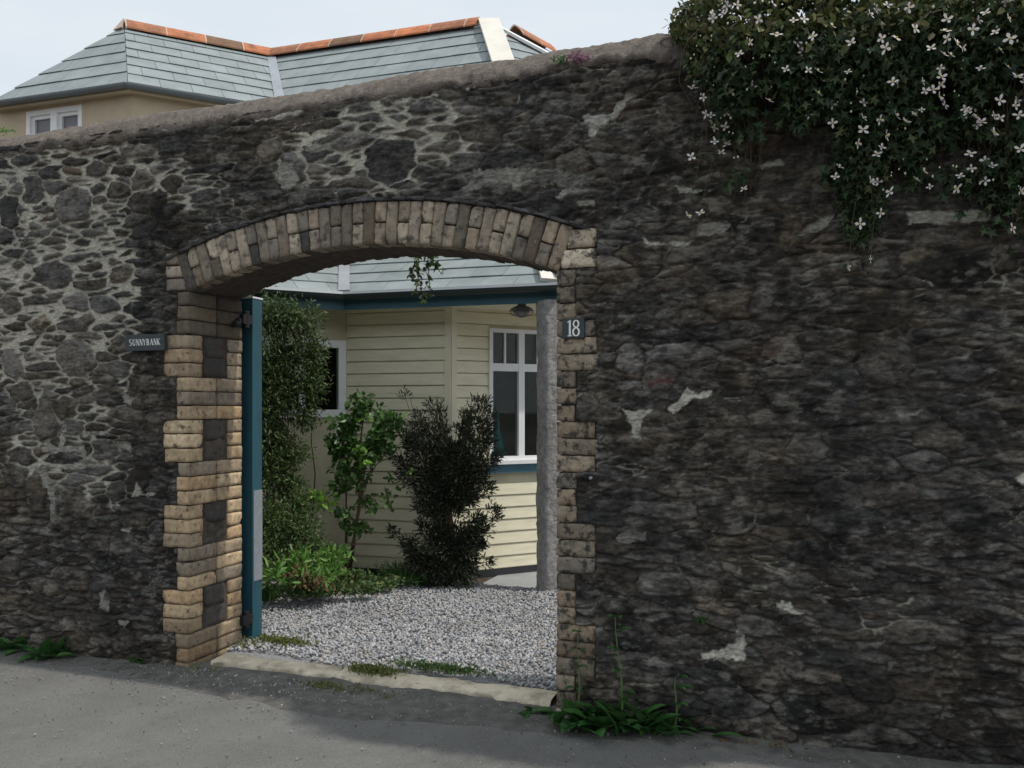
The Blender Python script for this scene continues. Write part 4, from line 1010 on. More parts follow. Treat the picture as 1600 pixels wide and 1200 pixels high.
for poly in ([e2l, e2a, ccr, ccr-dL*1.75], [e2a, e2v, e2v-nC2*.15, ccr], [e2v, e2r, e2r-nA2*.26, e2v-nA2*.26]):
    vs = [E3(p, HE-.052) for p in poly]+[E3(p, HE-.038) for p in poly]
    b.add(vs, [(3, 2, 1, 0), (4, 5, 6, 7), (0, 1, 5, 4), (1, 2, 6, 5), (2, 3, 7, 6), (3, 0, 4, 7)])
b.build('soffit', M_rend, house)
# porch lamp
lp = at(815, 476, 7.25); 
lm = MB().tube([lp+Vector((0, 0, .04)), lp+Vector((0, 0, -.005))], .035, 12)
lm.tube([lp+Vector((0, 0, z)) for z in (-.004, -.016, -.030, -.05)], [.03, .055, .085, .105], 16)
lamp = lm.build('porch_lamp', M_gut, house, smooth=False)
MB().tube([lp+Vector((0, 0, z)) for z in (-.052, -.07, -.09, -.10)], [.075, .072, .05, .01], 16).build('lamp_glass', mat('lamp_glass', (.25, .26, .25), .2), lamp, smooth=True)
cg = MB()
for k in range(6):
    a = k*math.pi/3; cg.tube([lp+Vector((.10*math.cos(a), .10*math.sin(a), -.048)), lp+Vector((.085*math.cos(a), .085*math.sin(a), -.085)), lp+Vector((0, 0, -.108))], .004, 5)
cg.build('lamp_cage', M_gut, lamp)

# granite post under the porch corner
def post():
    b = gp(853, 930); zt = EAVE-.11; ax = R(24); ca, sa = math.cos(ax), math.sin(ax)
    zs = np.linspace(-.04, zt, 90); na = 40; v = []
    for z in zs:
        for k in range(na):
            a = 2*math.pi*k/na; c, s = math.cos(a), math.sin(a); r = 1/((abs(c)**8+abs(s)**8)**(1/8))
            x, y = c*r*.095, s*r*.095
            v.append((x, y, z))
    v = np.array(v); arc = np.arctan2(v[:, 1], v[:, 0])
    d = .022*(fbm(arc*3+9, v[:, 2]*9, 301, 5, .6)-.5)+.012*(fbm(v[:, 0]*70+5, v[:, 2]*60+v[:, 1]*50, 305, 3)-.5)
    sc = 1+d/.095; x = v[:, 0]*sc; y = v[:, 1]*sc
    cx, cy = b.x+.045, b.y+.1
    V3 = np.stack([cx+x*ca-y*sa, cy+x*sa+y*ca, v[:, 2]], -1)
    i = np.arange(90*na).reshape(90, na); j = np.roll(i, -1, 1)
    f = np.stack([i[:-1], j[:-1], j[1:], i[1:]], -1).reshape(-1, 4)
    o = np_mesh('granite_post', V3, f, M_gran, smooth=True, loc=(cx, cy, 0)); tagp(o, 'rough grey granite post holding up the porch corner beside the gateway', 'post')
post()

# ------------------------------------------------------------------ plants
def leaf_tpl(kind):
    if kind == 'ovate': v = [(0, 0, 0), (.30, .28, .07), (.27, .62, .06), (0, 1, -.05), (-.27, .62, .06), (-.30, .28, .07), (0, .5, 0)]; f = [(0, 1, 6), (1, 2, 6), (2, 3, 6), (3, 4, 6), (4, 5, 6), (5, 0, 6)]
    if kind == 'tri': v = [(0, 0, 0), (.16, .40, .04), (.42, .62, .02), (.14, .60, .03), (0, 1, -.08), (-.14, .60, .03), (-.42, .62, .02), (-.16, .40, .04), (0, .5, 0)]; f = [(0, 1, 8), (1, 2, 3), (1, 3, 8), (3, 4, 8), (4, 5, 8), (5, 7, 8), (5, 6, 7), (7, 0, 8)]
    if kind == 'narrow': v = [(0, 0, 0), (.12, .35, .03), (.09, .75, 0), (0, 1, -.06), (-.09, .75, 0), (-.12, .35, .03)]; f = [(0, 1, 4), (0, 4, 5), (1, 2, 4), (2, 3, 4)]
    if kind == 'needle': v = [(0, 0, 0), (.07, .3, 0), (0, 1, .05), (-.07, .3, 0)]; f = [(0, 1, 2), (0, 2, 3)]
    return np.array(v, float), np.array(f)
def leaves(P_, size, kind, droop=.0, dirs=None, spread=.9):
    """arrays of verts/faces for leaves at points P_, pointing along dirs (or random, drooping)"""
    v, f = leaf_tpl(kind); n_ = len(P_)
    y = rng.normal(0, 1, (n_, 3))*spread
    if dirs is not None: y = y+dirs
    y[:, 2] -= droop; y /= np.linalg.norm(y, axis=1)[:, None]
    z = rng.normal(0, .6, (n_, 3))+np.array([0, -.35, .9]); x = np.cross(y, z); x /= np.linalg.norm(x, axis=1)[:, None]+1e-9; z = np.cross(x, y)
    B_ = np.stack([x, y, z], 1)*size[:, None, None]
    vs = np.einsum('kj,njc->nkc', v, B_)+P_[:, None]
    fs = f[None]+len(v)*np.arange(n_)[:, None, None]
    return vs.reshape(-1, 3), fs.reshape(-1, 3)
def cloud(blobs, n_, shell=.55):
    bl = np.array(blobs, float); wts = bl[:, 3]*bl[:, 4]*bl[:, 5]; wts = wts**.7; wts /= wts.sum()
    k = rng.choice(len(bl), n_, p=wts); d = rng.normal(size=(n_, 3)); d /= np.linalg.norm(d, axis=1)[:, None]
    r = rng.random(n_)**shell; return bl[k, :3]+d*r[:, None]*bl[k, 3:6]*(1+.25*rng.normal(size=(n_, 1))*.5), d
def B(x, y, Y, rx, ry, rd=None):
    p = at(x, y, Y); s = Y/F; return (p.x, p.y, p.z, rx*s, (rd if rd else (rx+ry)/2)*s, ry*s)
def branches(mb, base, tips, r0, wob=.04, n_=6):
    base = Vector(base)
    for tp in tips:
        tp = Vector(tp); pts = []; L_ = (tp-base).length; off = Vector((random.uniform(-1, 1), random.uniform(-1, 1), 0))*wob
        for k in range(n_+1):
            s = k/n_; p = base.lerp(tp, s)+off*math.sin(math.pi*s)+Vector((random.uniform(-1, 1), random.uniform(-1, 1), 0))*wob*.25*(0 < k < n_)
            p.z += L_*.05*math.sin(math.pi*s); pts.append(p)
        mb.tube(pts, [r0*(1-.75*k/n_) for k in range(n_+1)], 6)

# --- clematis over the wall top
def clematis():
    r = empty('clematis', W(3.1, 0, 3.2), 'clematis with small white flowers tumbling over the right end of the wall top', 'climbing plant')
    bx = [1040, 1055, 1075, 1095, 1115, 1150, 1180, 1200, 1225, 1250, 1285, 1310, 1340, 1362, 1385, 1420, 1480, 1540, 1600, 1700]
    by = [60, 80, 140, 175, 250, 340, 310, 205, 195, 205, 270, 335, 440, 390, 325, 310, 325, 335, 385, 400]
    n_ = 34000; x = rng.uniform(1046, 1690, n_); yb = np.interp(x, bx, by)+110*(fbm(x/16, x*0, 403, 3)-.5)*np.clip((x-1060)/60, 0, 1); y = -95+(yb+95)*rng.random(n_)**1.0
    # ragged gaps
    g = .6*fbm(x/46, y/40, 401, 4)+.4*fbm(x/13, y/15, 402, 3); lowf = (y-yb+130)/130
    keep = (g+.12*(y < 60) > .42+.20*np.clip(lowf, 0, 1)) 
    topl = np.interp(x, [1040, 1060, 1075, 1095, 1120, 1160, 1700], [30, 14, 4, -20, -50, -90, -90]); keep &= y > topl+rng.normal(0, 6, n_); keep &= x > np.interp(y, [0, 60, 120, 180, 260], [1040, 1062, 1082, 1092, 1110])+50*(fbm(y/20, y*0+5, 404, 3)-.5)
    x = x[keep]; y = y[keep]; n_ = len(x)
    t = np.array([px2t(q) for q in x]); Yw = P0[1]+t*DY; z = EYE+(640-y)*Yw/F
    thick = np.clip((z-2.3)/.8, .12, 1)*.30*np.clip((t-px2t(1040))/.35, .15, 1)
    o = -.03-thick*rng.random(n_)**.9
    over = z > 3.26; o[over] += rng.random(over.sum())**1.3*.45
    o[over] = np.minimum(o[over], .45)
    # parallax: leaves in front of the wall plane look bigger/lower, pull z a little towards the eye line
    z = EYE+(z-EYE)*(Yw+o*DX)/Yw; t = t+o*0
    P_ = np.stack([P0[0]+t*DX-o*DY, P0[1]+t*DY+o*DX, z], -1); P_[:, 0] += 0
    sz = rng.uniform(.022, .062, n_)
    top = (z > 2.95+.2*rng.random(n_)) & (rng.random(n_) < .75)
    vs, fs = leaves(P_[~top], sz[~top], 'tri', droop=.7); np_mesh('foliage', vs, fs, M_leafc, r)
    vs, fs = leaves(P_[top], sz[top]*.85, 'ovate', droop=.2); ft = np_mesh('sunlit_young_foliage', vs, fs, M_leafc2, r)  # top leaves: young growth with sunlight painted into their paler colour
    # stems
    m = MB(); trail = []
    for k in range(95):
        xx = random.uniform(1060, 1680); yb_ = float(np.interp(xx, bx, by))*random.uniform(.75, 1.0); t_ = px2t(xx); Yw_ = P0[1]+t_*DY
        z1 = EYE+(640-yb_)*Yw_/F; pts = []; sx = random.uniform(-.12, .12); dpt = random.uniform(.04, .2)
        for q in range(8):
            s = q/7; pts.append(W(t_+sx*math.sin(s*3)+random.uniform(-.015, .015), -.03-dpt*(1-s)*1.1+random.uniform(-.01, .01), 3.20+(z1-3.20)*s))
        m.tube(pts, [.0035*(1-.7*q/7) for q in range(8)], 5)
    for x_, y_ in ((1080, 245), (1162, 295), (1075, 337), (1095, 333), (1127, 238), (1344, 350), (1360, 405), (1325, 418), (1582, 357), (1376, 333), (1495, 295), (1443, 267)):
        pts = []; xe = x_+random.uniform(8, 40); sw = random.uniform(-10, 10)
        for q in range(8):
            s = q/7; xx = x_+(xe-x_)*s+sw*math.sin(3*s); yy = y_-150*s; t_ = px2t(xx); Yw_ = P0[1]+t_*DY
            pts.append(W(t_, -.055-.05*s, EYE+(640-yy)*Yw_/F))
        m.tube(pts, .0014, 5); P_ = np.repeat(np.array([tuple(p) for p in pts[:7]]), 5, 0)+rng.normal(0, .012, (35, 3))
        vs, fs = leaves(P_, rng.uniform(.015, .032, 35), 'tri', droop=.5); trail.append((vs, fs))
    off = 0; tv, tf = [], []
    for vs, fs in trail: tv.append(vs); tf.append(fs+off); off += len(vs)
    np_mesh('trailing_foliage', np.concatenate(tv), np.concatenate(tf), M_leafc, r)
    m.build('stems', M_stem, r)
    # flowers
    def fmesh(seed):
        rr = random.Random(seed); v = []; f = []; cup = rr.uniform(.1, .35)
        for k in range(4):
            a = k*math.pi/2+rr.uniform(-.18, .18); ln = rr.uniform(.85, 1.05); ca, sa = math.cos(a), math.sin(a); b = len(v)
            for (u_, w_, h_) in ((.06, 0, 0), (.4, .20, .02), (.72, .24, 0), (1, .0, -.06), (.72, -.24, 0), (.4, -.20, .02), (.55, 0, .05)):
                u2 = u_*ln; zz = h_+cup*u_*u_; v.append((ca*u2-sa*w_, sa*u2+ca*w_, zz))
            f += [(b, b+1, b+6), (b+1, b+2, b+6), (b+2, b+3, b+6), (b+3, b+4, b+6), (b+4, b+5, b+6), (b+5, b, b+6)]
        return np.array(v), f
    metas = []
    for k in range(6):
        v, f = fmesh(k); v = v*.027
        me = bpy.data.meshes.new('flower'); me.from_pydata([tuple(q) for q in v], [], f)
        b = len(v); cv, cf = ico(); cv = cv*np.array([.004, .004, .005])+np.array([0, 0, .004])
        me2 = bpy.data.meshes.new('flower'); me2.from_pydata([tuple(q) for q in v]+[tuple(q) for q in cv], [], f+[tuple(int(i)+b for i in q) for q in cf])
        me2.materials.append(M_petal); me2.materials.append(M_stamen)
        for p in me2.polygons:
            if p.index >= len(f): p.material_index = 1
        bpy.data.meshes.remove(me); metas.append(me2)
    fl = [(1082, 137), (1122, 166), (1103, 178), (1136, 176), (1152, 174), (1116, 200), (1133, 198), (1136, 225), (1127, 238), (1080, 245), (1162, 295), (1075, 337), (1095, 333), (1213, 54), (1172, 66), (1155, 84),
          (1228, 108), (1263, 110), (1278, 111), (1325, 112), (1330, 66), (1202, 157), (1278, 145), (1301, 192), (1349, 203), (1341, 224), (1377, 230), (1371, 241), (1312, 260), (1305, 276), (1361, 283), (1390, 300),
          (1443, 267), (1432, 280), (1453, 292), (1376, 333), (1344, 350), (1360, 405), (1325, 418), (1395, 128), (1442, 127), (1446, 142), (1471, 120), (1458, 140), (1468, 152), (1470, 107), (1532, 107), (1574, 104),
          (1562, 157), (1553, 180), (1563, 184), (1587, 165), (1524, 182), (1513, 175), (1552, 207), (1516, 240), (1518, 263), (1500, 275), (1495, 295), (1594, 233), (1595, 298), (1582, 357), (1480, 30), (1576, 28),
          (1563, 78), (1486, 86), (1415, 190), (1375, 187), (1400, 180), (1428, 178), (1440, 172), (1385, 212), (1455, 75), (1270, 57), (1300, 40), (1378, 60), (1520, 46), (1540, 20), (1475, 85), (1400, 60), (1590, 120),
          (1185, 30), (1240, 32), (1152, 8), (1360, 22), (1430, 45), (1505, 75), (1578, 60), (1350, 184), (1508, 170), (1534, 190), (1592, 180), (1470, 132), (1478, 48), (1496, 68), (1384, 75), (1420, 12), (1110, 190), (1480, 60), (1555, 50)][:100]
    for k, (x_, y_) in enumerate(fl):
        t_ = px2t(x_); Yw_ = P0[1]+t_*DY; z_ = EYE+(640-y_)*Yw_/F; th = min(1, max(.2, (z_-2.3)/.8))*.30*min(1, max(.15, (t_-px2t(1040))/.35))
        if x_ < 1170 and y_ > 120: th = .05
        o__ = -.06-th*1.04; z_ = EYE+(z_-EYE)*(Yw_+o__*DX)/Yw_
        # keep the bearing from drifting as the flower comes forward of the wall
        p = W(t_, o__, z_); p.x = (x_-800)/F*p.y
        ob = bpy.data.objects.new('flower', metas[k % 6]); COL.objects.link(ob); ob.parent = r; ob.location = p-origin(r)
        d = Vector((random.uniform(-1.1, 1.1), -1, random.uniform(-.5, 1.2))).normalized()
        ob.rotation_euler = (d.to_track_quat('Z', 'Y') @ Matrix.Rotation(random.uniform(0, 6.28), 3, 'Z').to_quaternion()).to_euler()
        s_ = random.uniform(.72, 1.1); ob.scale = (s_, s_*random.uniform(.75, 1), s_)
    # the many smaller, half hidden flowers and the buds
    V_, F_, nb = [], [], 0; cv, cf = ico()
    bv, bf, bn = [], [], 0
    for k in range(420):
        x_ = random.uniform(1070, 1600); yb_ = float(np.interp(x_, bx, by)); y_ = random.uniform(-60, yb_*.9)
        if fbm(np.array([x_/60.]), np.array([y_/60.]), 411, 2)[0] < .45: continue
        t_ = px2t(x_); Yw_ = P0[1]+t_*DY; z_ = EYE+(640-y_)*Yw_/F; th = min(1, max(.12, (z_-2.3)/.8))*.30*min(1, max(.15, (t_-px2t(1040))/.35))
        p = W(t_, -.05-th*random.uniform(.75, 1.05), z_)
        if k % 4 == 0:
            v, f = fmesh(k); q = Vector((random.uniform(-1, 1), -1, random.uniform(-.6, .8))).normalized().to_track_quat('Z', 'Y').to_matrix()
            vv = np.array([tuple(q@Vector(a)) for a in v])*.023+np.array(p); V_.append(vv); F_ += [tuple(i+nb for i in a) for a in f]; nb += len(vv)
        else:
            vv = cv*random.uniform(.0035, .0065)*np.array([.8, .8, 1.2])+np.array(p); bv.append(vv); bf.append(cf+bn); bn += 12
    o = np_mesh('small_flowers', np.concatenate(V_), F_, M_petal, r); o['kind'] = 'stuff'
    o = np_mesh('buds', np.concatenate(bv), np.concatenate(bf), M_bud, r); o['kind'] = 'stuff'
clematis()

# --- sprig hanging through the arch
def sprig():
    r = empty('hanging_sprig', at(660, 392, 5.15), 'small leafy sprig hanging down inside the top of the arch', 'climbing plant')
    m = MB(); P_ = []; D_ = []
    for (x0, y0, x1, y1) in ((655, 385, 652, 455), (668, 385, 672, 462), (660, 388, 640, 432), (672, 392, 686, 425), (650, 420, 662, 468)):
        pts = []
        for k in range(7):
            s = k/6; p = at(x0+(x1-x0)*s+random.uniform(-2, 2), y0+(y1-y0)*s, 5.15+random.uniform(-.02, .02)); pts.append(p)
            for q in range(5): P_.append(tuple(p+Vector((random.uniform(-.02, .02), random.uniform(-.03, .03), random.uniform(-.02, .02))))); D_.append((random.uniform(-1, 1), random.uniform(-.7, .3), random.uniform(-1, .4)))
        m.tube(pts, [.003]*7, 5)
    m.build('stems', M_stem, r)
    vs, fs = leaves(np.array(P_), rng.uniform(.022, .042, len(P_)), 'ovate', droop=.4, dirs=np.array(D_)); np_mesh('leaves', vs, fs, M_hedge, r)
sprig()

# --- climber on the left of the house
def climber():
    r = empty('climbing_shrub', gp(455, 905), 'tall dense green climbing shrub against the house left of the open gateway', 'shrub')
    bl = [B(435, 490, 6.9, 34, 34), B(470, 500, 6.95, 36, 32), B(488, 545, 7.0, 27, 35), B(440, 560, 6.9, 45, 45), B(480, 600, 7.0, 35, 40), B(430, 620, 6.9, 40, 50), B(478, 650, 7.0, 26, 26), B(395, 560, 6.95, 50, 110), B(430, 690, 6.95, 38, 45),
          B(380, 720, 6.95, 50, 110), B(405, 640, 6.9, 40, 70)]
    P_, d = cloud(bl, 24000, .7); g = fbm(P_[:, 0]*9, P_[:, 2]*9+P_[:, 1]*4, 501, 3); P_ = P_[g > .36]; d = d[g > .36]
    vs, fs = leaves(P_, rng.uniform(.030, .062, len(P_)), 'narrow', droop=.3, dirs=d*.8); np_mesh('foliage', vs, fs, M_hedge, r)
    bl = [B(425, 740, 6.9, 36, 30), B(455, 760, 6.95, 24, 28), B(430, 810, 6.8, 45, 38), B(470, 830, 6.8, 34, 34), B(415, 860, 6.7, 45, 40), B(455, 710, 6.95, 34, 24), B(470, 790, 6.9, 22, 34), B(495, 860, 6.75, 24, 26)]
    P_, d = cloud(bl, 15000, .8); vs, fs = leaves(P_, rng.uniform(.022, .048, len(P_)), 'narrow', droop=-.2, dirs=d*.6); np_mesh('lower_foliage', vs, fs, M_low, r)
    m = MB()
    for k in range(9): branches(m, gp(430+k*6, 900+random.uniform(-4, 8)), [at(random.uniform(415, 490), random.uniform(540, 700), 6.95)], .009, .08)
    for k in range(14): branches(m, at(random.uniform(430, 480), random.uniform(480, 620), 6.95), [at(random.uniform(420, 510), random.uniform(450, 640), 6.85)], .004, .05)
    m.build('stems', M_stem, r)
climber()
# --- leafy bush
def leafy_bush():
    r = empty('leafy_bush', gp(548, 895), 'broad leaved green bush with bare lower stems in front of the cream boards', 'bush')
    Y = 7.05
    bl = [B(566, 636, Y, 26, 20), B(540, 668, Y, 32, 22), B(590, 672, Y, 36, 24), B(612, 655, Y, 20, 12), B(565, 700, Y, 44, 26), B(520, 690, Y, 20, 14), B(555, 745, Y, 22, 22), B(535, 720, Y, 26, 18), B(610, 700, Y, 22, 12),
          B(590, 785, Y, 26, 12), B(600, 760, Y, 16, 14), B(540, 800, Y, 18, 14), B(528, 765, Y, 14, 12), B(555, 825, Y, 24, 10)]
    bl = [(a, b_, c, d1*1.25, d2, d3*1.15) for a, b_, c, d1, d2, d3 in bl]; P_, d = cloud(bl, 2600, .7); g = fbm(P_[:, 0]*11, P_[:, 2]*11+P_[:, 1]*5, 511, 3); P_ = P_[g > .46]; d = d[g > .46]; vs, fs = leaves(P_, rng.uniform(.035, .07, len(P_)), 'ovate', droop=.1, dirs=d*.7); np_mesh('foliage', vs, fs, M_bush, r)
    bl = [B(505, 782, Y-.1, 20, 13), B(565, 712, Y-.12, 16, 10), B(498, 774, Y-.1, 12, 7), B(572, 655, Y-.1, 10, 5), B(640, 735, Y, 4, 3)]
    P_, d = cloud(bl, 90, .6); vs, fs = leaves(P_, rng.uniform(.04, .075, len(P_)), 'ovate', droop=.2, dirs=d); np_mesh('young_leaves', vs, fs, M_bright, r)
    m = MB(); b0 = gp(545, 898)
    a1 = at(562, 780, Y); a2 = at(541, 760, Y)
    m.tube([b0, at(552, 850, Y), at(560, 800, Y), a1, at(560, 720, Y), at(568, 650, Y)], [.02, .018, .015, .013, .01, .005], 8)
    m.tube([b0+Vector((-.03, .02, 0)), at(541, 840, Y), a2, at(545, 700, Y), at(540, 660, Y)], [.014, .012, .01, .008, .004], 8)
    branches(m, a1, [at(600, 775, Y), at(612, 700, Y), at(600, 660, Y), at(585, 680, Y)], .008)
    branches(m, a2, [at(505, 785, Y-.1), at(520, 690, Y), at(530, 650, Y)], .007)
    m.build('stems', M_stem, r)
leafy_bush()
# --- dark spiky bush
def dark_bush():
    r = empty('dark_bush', gp(700, 912), 'nearly black upright spiky bush leaning against the corner of the boarded house', 'bush')
    Y = 7.1; m = MB(); P_ = []; D_ = []
    fork = at(700, 790, Y); base = gp(705, 912)
    m.tube([base, at(712, 860, Y), at(705, 820, Y), fork], [.03, .026, .022, .02], 8); b2 = gp(685, 914); m.tube([b2, at(690, 860, Y), fork], [.02, .018, .014], 7)
    tips = [(fork, 641, 622, .02), (fork, 655, 650, 0), (fork, 672, 632, 0), (fork, 682, 672, 0), (fork, 700, 700, .02), (fork, 714, 668, 0), (fork, 731, 624, 0), (fork, 747, 612, 0), (fork, 753, 630, 0), (fork, 762, 648, 0), (fork, 764, 672, 0), (fork, 768, 695, 0),
            (fork, 622, 715, 0), (fork, 636, 690, 0), (fork, 645, 668, 0), (fork, 768, 722, 0), (fork, 735, 650, 0), (fork, 690, 690, 0), (fork, 720, 690, 0), (fork, 648, 745, 0),
            (at(715, 850, Y), 770, 792, 0), (at(715, 850, Y), 752, 812, 0), (at(712, 870, Y), 750, 830, 0), (at(700, 850, Y), 668, 780, 0), (at(700, 860, Y), 658, 815, 0), (at(695, 880, Y), 632, 835, 0), (at(695, 890, Y), 640, 860, 0),
            (at(700, 880, Y), 655, 880, 0), (at(705, 870, Y), 735, 860, 0), (at(700, 900, Y), 665, 905, 0), (at(700, 880, Y), 690, 800, 0), (at(705, 870, Y), 720, 790, 0), (at(700, 900, Y), 730, 885, 0), (at(690, 890, Y), 680, 830, 0)]
    for (b, x, y, _) in tips:
        for rep in range(3):
            tp = at(x+random.uniform(-11, 11)*rep, y+random.uniform(-8, 34)*rep, Y+random.uniform(-.10, .10)); L_ = (tp-b).length; n_ = 14; off = Vector((random.uniform(-1, 1), random.uniform(-1, 1), 0))*.035; pts = []
            for k in range(n_+1):
                s = k/n_; p = b.lerp(tp, s)+off*math.sin(math.pi*s); p.z += L_*(-.10)*math.sin(math.pi*s)*(1 if abs(x-700) > 40 else 0); pts.append(p)
                dr = (tp-b).normalized()
                if s > .12 and math.sin(s*15+x*.7+rep) > -.45:
                    for q in range(42):
                        jit = Vector((random.gauss(0, 1), random.gauss(0, 1), random.gauss(0, 1)))*.030*(1.25-.6*s); P_.append(tuple(p+jit)); D_.append(tuple(dr*.9+jit*26))
            m.tube(pts, [.007*(1-.7*k/n_) for k in range(n_+1)], 5)
    P_ = np.array(P_); D_ = np.array(D_); vs, fs = leaves(P_, rng.uniform(.026, .055, len(P_)), 'narrow', droop=.15, dirs=D_, spread=.5)
    np_mesh('foliage', vs, fs, M_yew, r); m.build('stems', M_stem, r)
dark_bush()

def blade(vs, fs, base, az, length, width, lift, droop, n_=7, tooth=0):
    d = Vector((math.cos(az), math.sin(az), 0)); s = Vector((-d.y, d.x, 0)); b = len(vs); p = Vector(base); ang = lift
    for k in range(n_+1):
        u_ = k/n_; w_ = width*(math.sin(math.pi*min(1, u_*.93+.07))**.8)*(1+tooth*(1 if k % 2 else -1)) if width > .012 else width*(1-u_**2)
        w_ = max(w_, .0008)
        mid = p-Vector((0, 0, w_*.22))
        vs += [tuple(p+s*w_/2), tuple(mid), tuple(p-s*w_/2)]
        st = length/n_; p = p+(d*math.cos(ang)+Vector((0, 0, math.sin(ang))))*st; ang -= droop/n_
    for k in range(n_):
        i = b+3*k; fs += [(i, i+1, i+4, i+3), (i+1, i+2, i+5, i+4)]
def tuft(name, base, n_, length, width, m, label, cat, spread=.05, lift=(.5, 1.4), droop=(.5, 1.8), az=(0, 6.28), tooth=0, group=None, stalks=None):
    vs, fs = [], []; base = Vector(base)
    for k in range(n_):
        b = base+Vector((random.gauss(0, spread), random.gauss(0, spread*.5), 0))
        blade(vs, fs, b, random.uniform(*az), length*random.uniform(.6, 1.1), width*random.uniform(.7, 1.1), random.uniform(*lift), random.uniform(*droop), 9 if tooth else 7, tooth)
    if stalks is None:
        o = np_mesh(name, vs, fs, m, loc=tuple(base)); return tagp(o, label, cat, group)
    r = empty(name, base, label, cat, group); np_mesh('leaves', vs, fs, m, r); stalks(r); return r
# beds beneath the house
def low_bed(name, blobs, n_, sz, kind, m, label, cat, extra=None):
    P_, d = cloud(blobs, n_, .7); P_[:, 2] = np.abs(P_[:, 2]-.0)+.01; vs, fs = leaves(P_, rng.uniform(sz[0], sz[1], len(P_)), kind, droop=-.5, dirs=d*.6)
    p = np.mean(P_, 0); loc = (float(p[0]), float(p[1]), 0)
    o = np_mesh(name, vs, fs, m, loc=loc); return tagp(o, label, cat)
tuft('strap_leaf_plant', gp(420, 938, .01), 46, .34, .02, M_strap, 'bright green clump of long arching strap leaves beside the open gate', 'plant', spread=.05, lift=(.9, 1.5), droop=(.8, 2.4))
low_bed('broad_leaf_plant', [B(470, 880, 6.5, 30, 22), B(515, 885, 6.6, 34, 22), B(425, 900, 6.3, 20, 20), B(530, 870, 6.7, 20, 14), B(490, 905, 6.4, 40, 16), B(450, 900, 6.4, 22, 18)], 900, (.05, .095), 'narrow', M_strap, 'light green long leaved plant at the foot of the climber', 'plant')
low_bed('ground_cover_plant', [B(545, 905, 6.9, 40, 12), B(590, 912, 6.9, 45, 9), B(520, 922, 6.55, 40, 8), B(570, 920, 6.6, 30, 8), B(480, 925, 6.45, 40, 9)], 2600, (.02, .042), 'ovate', M_low, 'low ground cover spilling over the gravel edge under the leafy bush', 'plant')
low_bed('dark_ground_cover', [B(625, 895, 7.15, 38, 14), B(640, 905, 7.1, 45, 9), B(725, 915, 7.1, 18, 5)], 1700, (.03, .06), 'needle', M_bush, 'dark grassy ground cover between the leafy bush and the dark bush', 'plant')
low_bed('russet_plant', [B(470, 905, 6.35, 26, 14), B(495, 915, 6.3, 24, 10), B(450, 885, 6.5, 20, 16)], 260, (.03, .05), 'ovate', M_redleaf, 'russet leaved low plant near the strap leaf clump', 'plant')
tuft('meadow_grass', gp(508, 925, .01), 26, .30, .006, M_grass, 'thin pale grass stalks rising from the low plants at the gravel edge', 'grass tuft', spread=.16, lift=(1.1, 1.55), droop=(.1, .7))
# weeds at the foot of the wall
def wb(x, off=-.03): return W(px2t(x), off, .01)
def stalk_r(root_x, top, az, hts):
    def f(r):
        m = MB(); p = W(px2t(root_x), -.06, 0.01); q = Vector((p.x+top[0], p.y, top[1])); pts = [p.lerp(q, s)+Vector((.01*math.sin(s*5), 0, 0)) for s in np.linspace(0, 1, 8)]
        m.tube(pts, [.006*(1-.6*s) for s in np.linspace(0, 1, 8)], 6).build('stalk', M_gstem, r)
        vs, fs = [], []
        for h_ in hts:
            c = p.lerp(q, h_)
            for a in (random.uniform(-2.6, -.6), random.uniform(-2.6, -.4)): blade(vs, fs, c, a, .12*(1.1-.5*h_), .032, .7, 1.2, 7, .12)
        np_mesh('stalk_leaves', vs, fs, M_weed, r)
    return f
tuft('sow_thistle', wb(945, -.08), 30, .20, .10, M_weed, 'large leafy green weed at the foot of the right brick pier', 'weed', spread=.10, lift=(.7, 1.5), droop=(.8, 1.8), az=(-3.3, .2), tooth=.10, stalks=stalk_r(905, (.02, .43), 0, (.35, .6, .8, 1.0)))
tuft('sow_thistle', wb(995, -.08), 28, .22, .10, M_weed, 'broad leaved green weed with tall stalk just right of the brick pier weed', 'weed', spread=.10, lift=(.6, 1.5), droop=(.6, 1.7), az=(-3.2, .1), tooth=.10, stalks=stalk_r(975, (-.02, .52), 0, (.3, .5, .7, .88, 1.0)))
tuft('sow_thistle', wb(1050, -.08), 16, .17, .045, M_weed, 'smaller thin leaved weed at the right end of the weed patch', 'weed', spread=.06, lift=(.5, 1.4), droop=(.6, 1.6), az=(-3.2, .1), tooth=.10, stalks=stalk_r(1055, (.02, .26), 0, (.5, .8, 1.0)))
tuft('dock_weed', wb(848, -.03), 12, .13, .045, M_weed, 'small leafy weed on the threshold beside the right pier', 'weed', spread=.05, lift=(.2, .9), droop=(.5, 1.4), az=(-3.4, -1.2), tooth=.05)
tuft('dock_weed', wb(35, -.06), 14, .17, .08, M_weed, 'leafy green weed at the foot of the wall in the far left of the photo', 'weed', spread=.05, lift=(.4, 1.3), droop=(.5, 1.6), az=(-3.2, .1), tooth=.08)
tuft('dock_weed', wb(108, -.06), 18, .17, .09, M_weed, 'wide dark leafy weed at the wall foot, second from the left', 'weed', spread=.07, lift=(.5, 1.4), droop=(.4, 1.5), az=(-3.3, .2), tooth=.08)
tuft('dock_weed', wb(224, -.04), 9, .08, .028, M_weed, 'tiny weed at the wall foot just left of the left brick pier', 'weed', spread=.03, lift=(.2, 1.4), droop=(.4, 1.4), az=(-3.2, .1))
tuft('dock_weed', wb(1250, -.04), 16, .045, .016, M_weed, 'tiny low weed under the large blocks at the right foot of the wall', 'weed', spread=.07, lift=(.1, 1.0), droop=(.4, 1.4), az=(-3.2, .1))
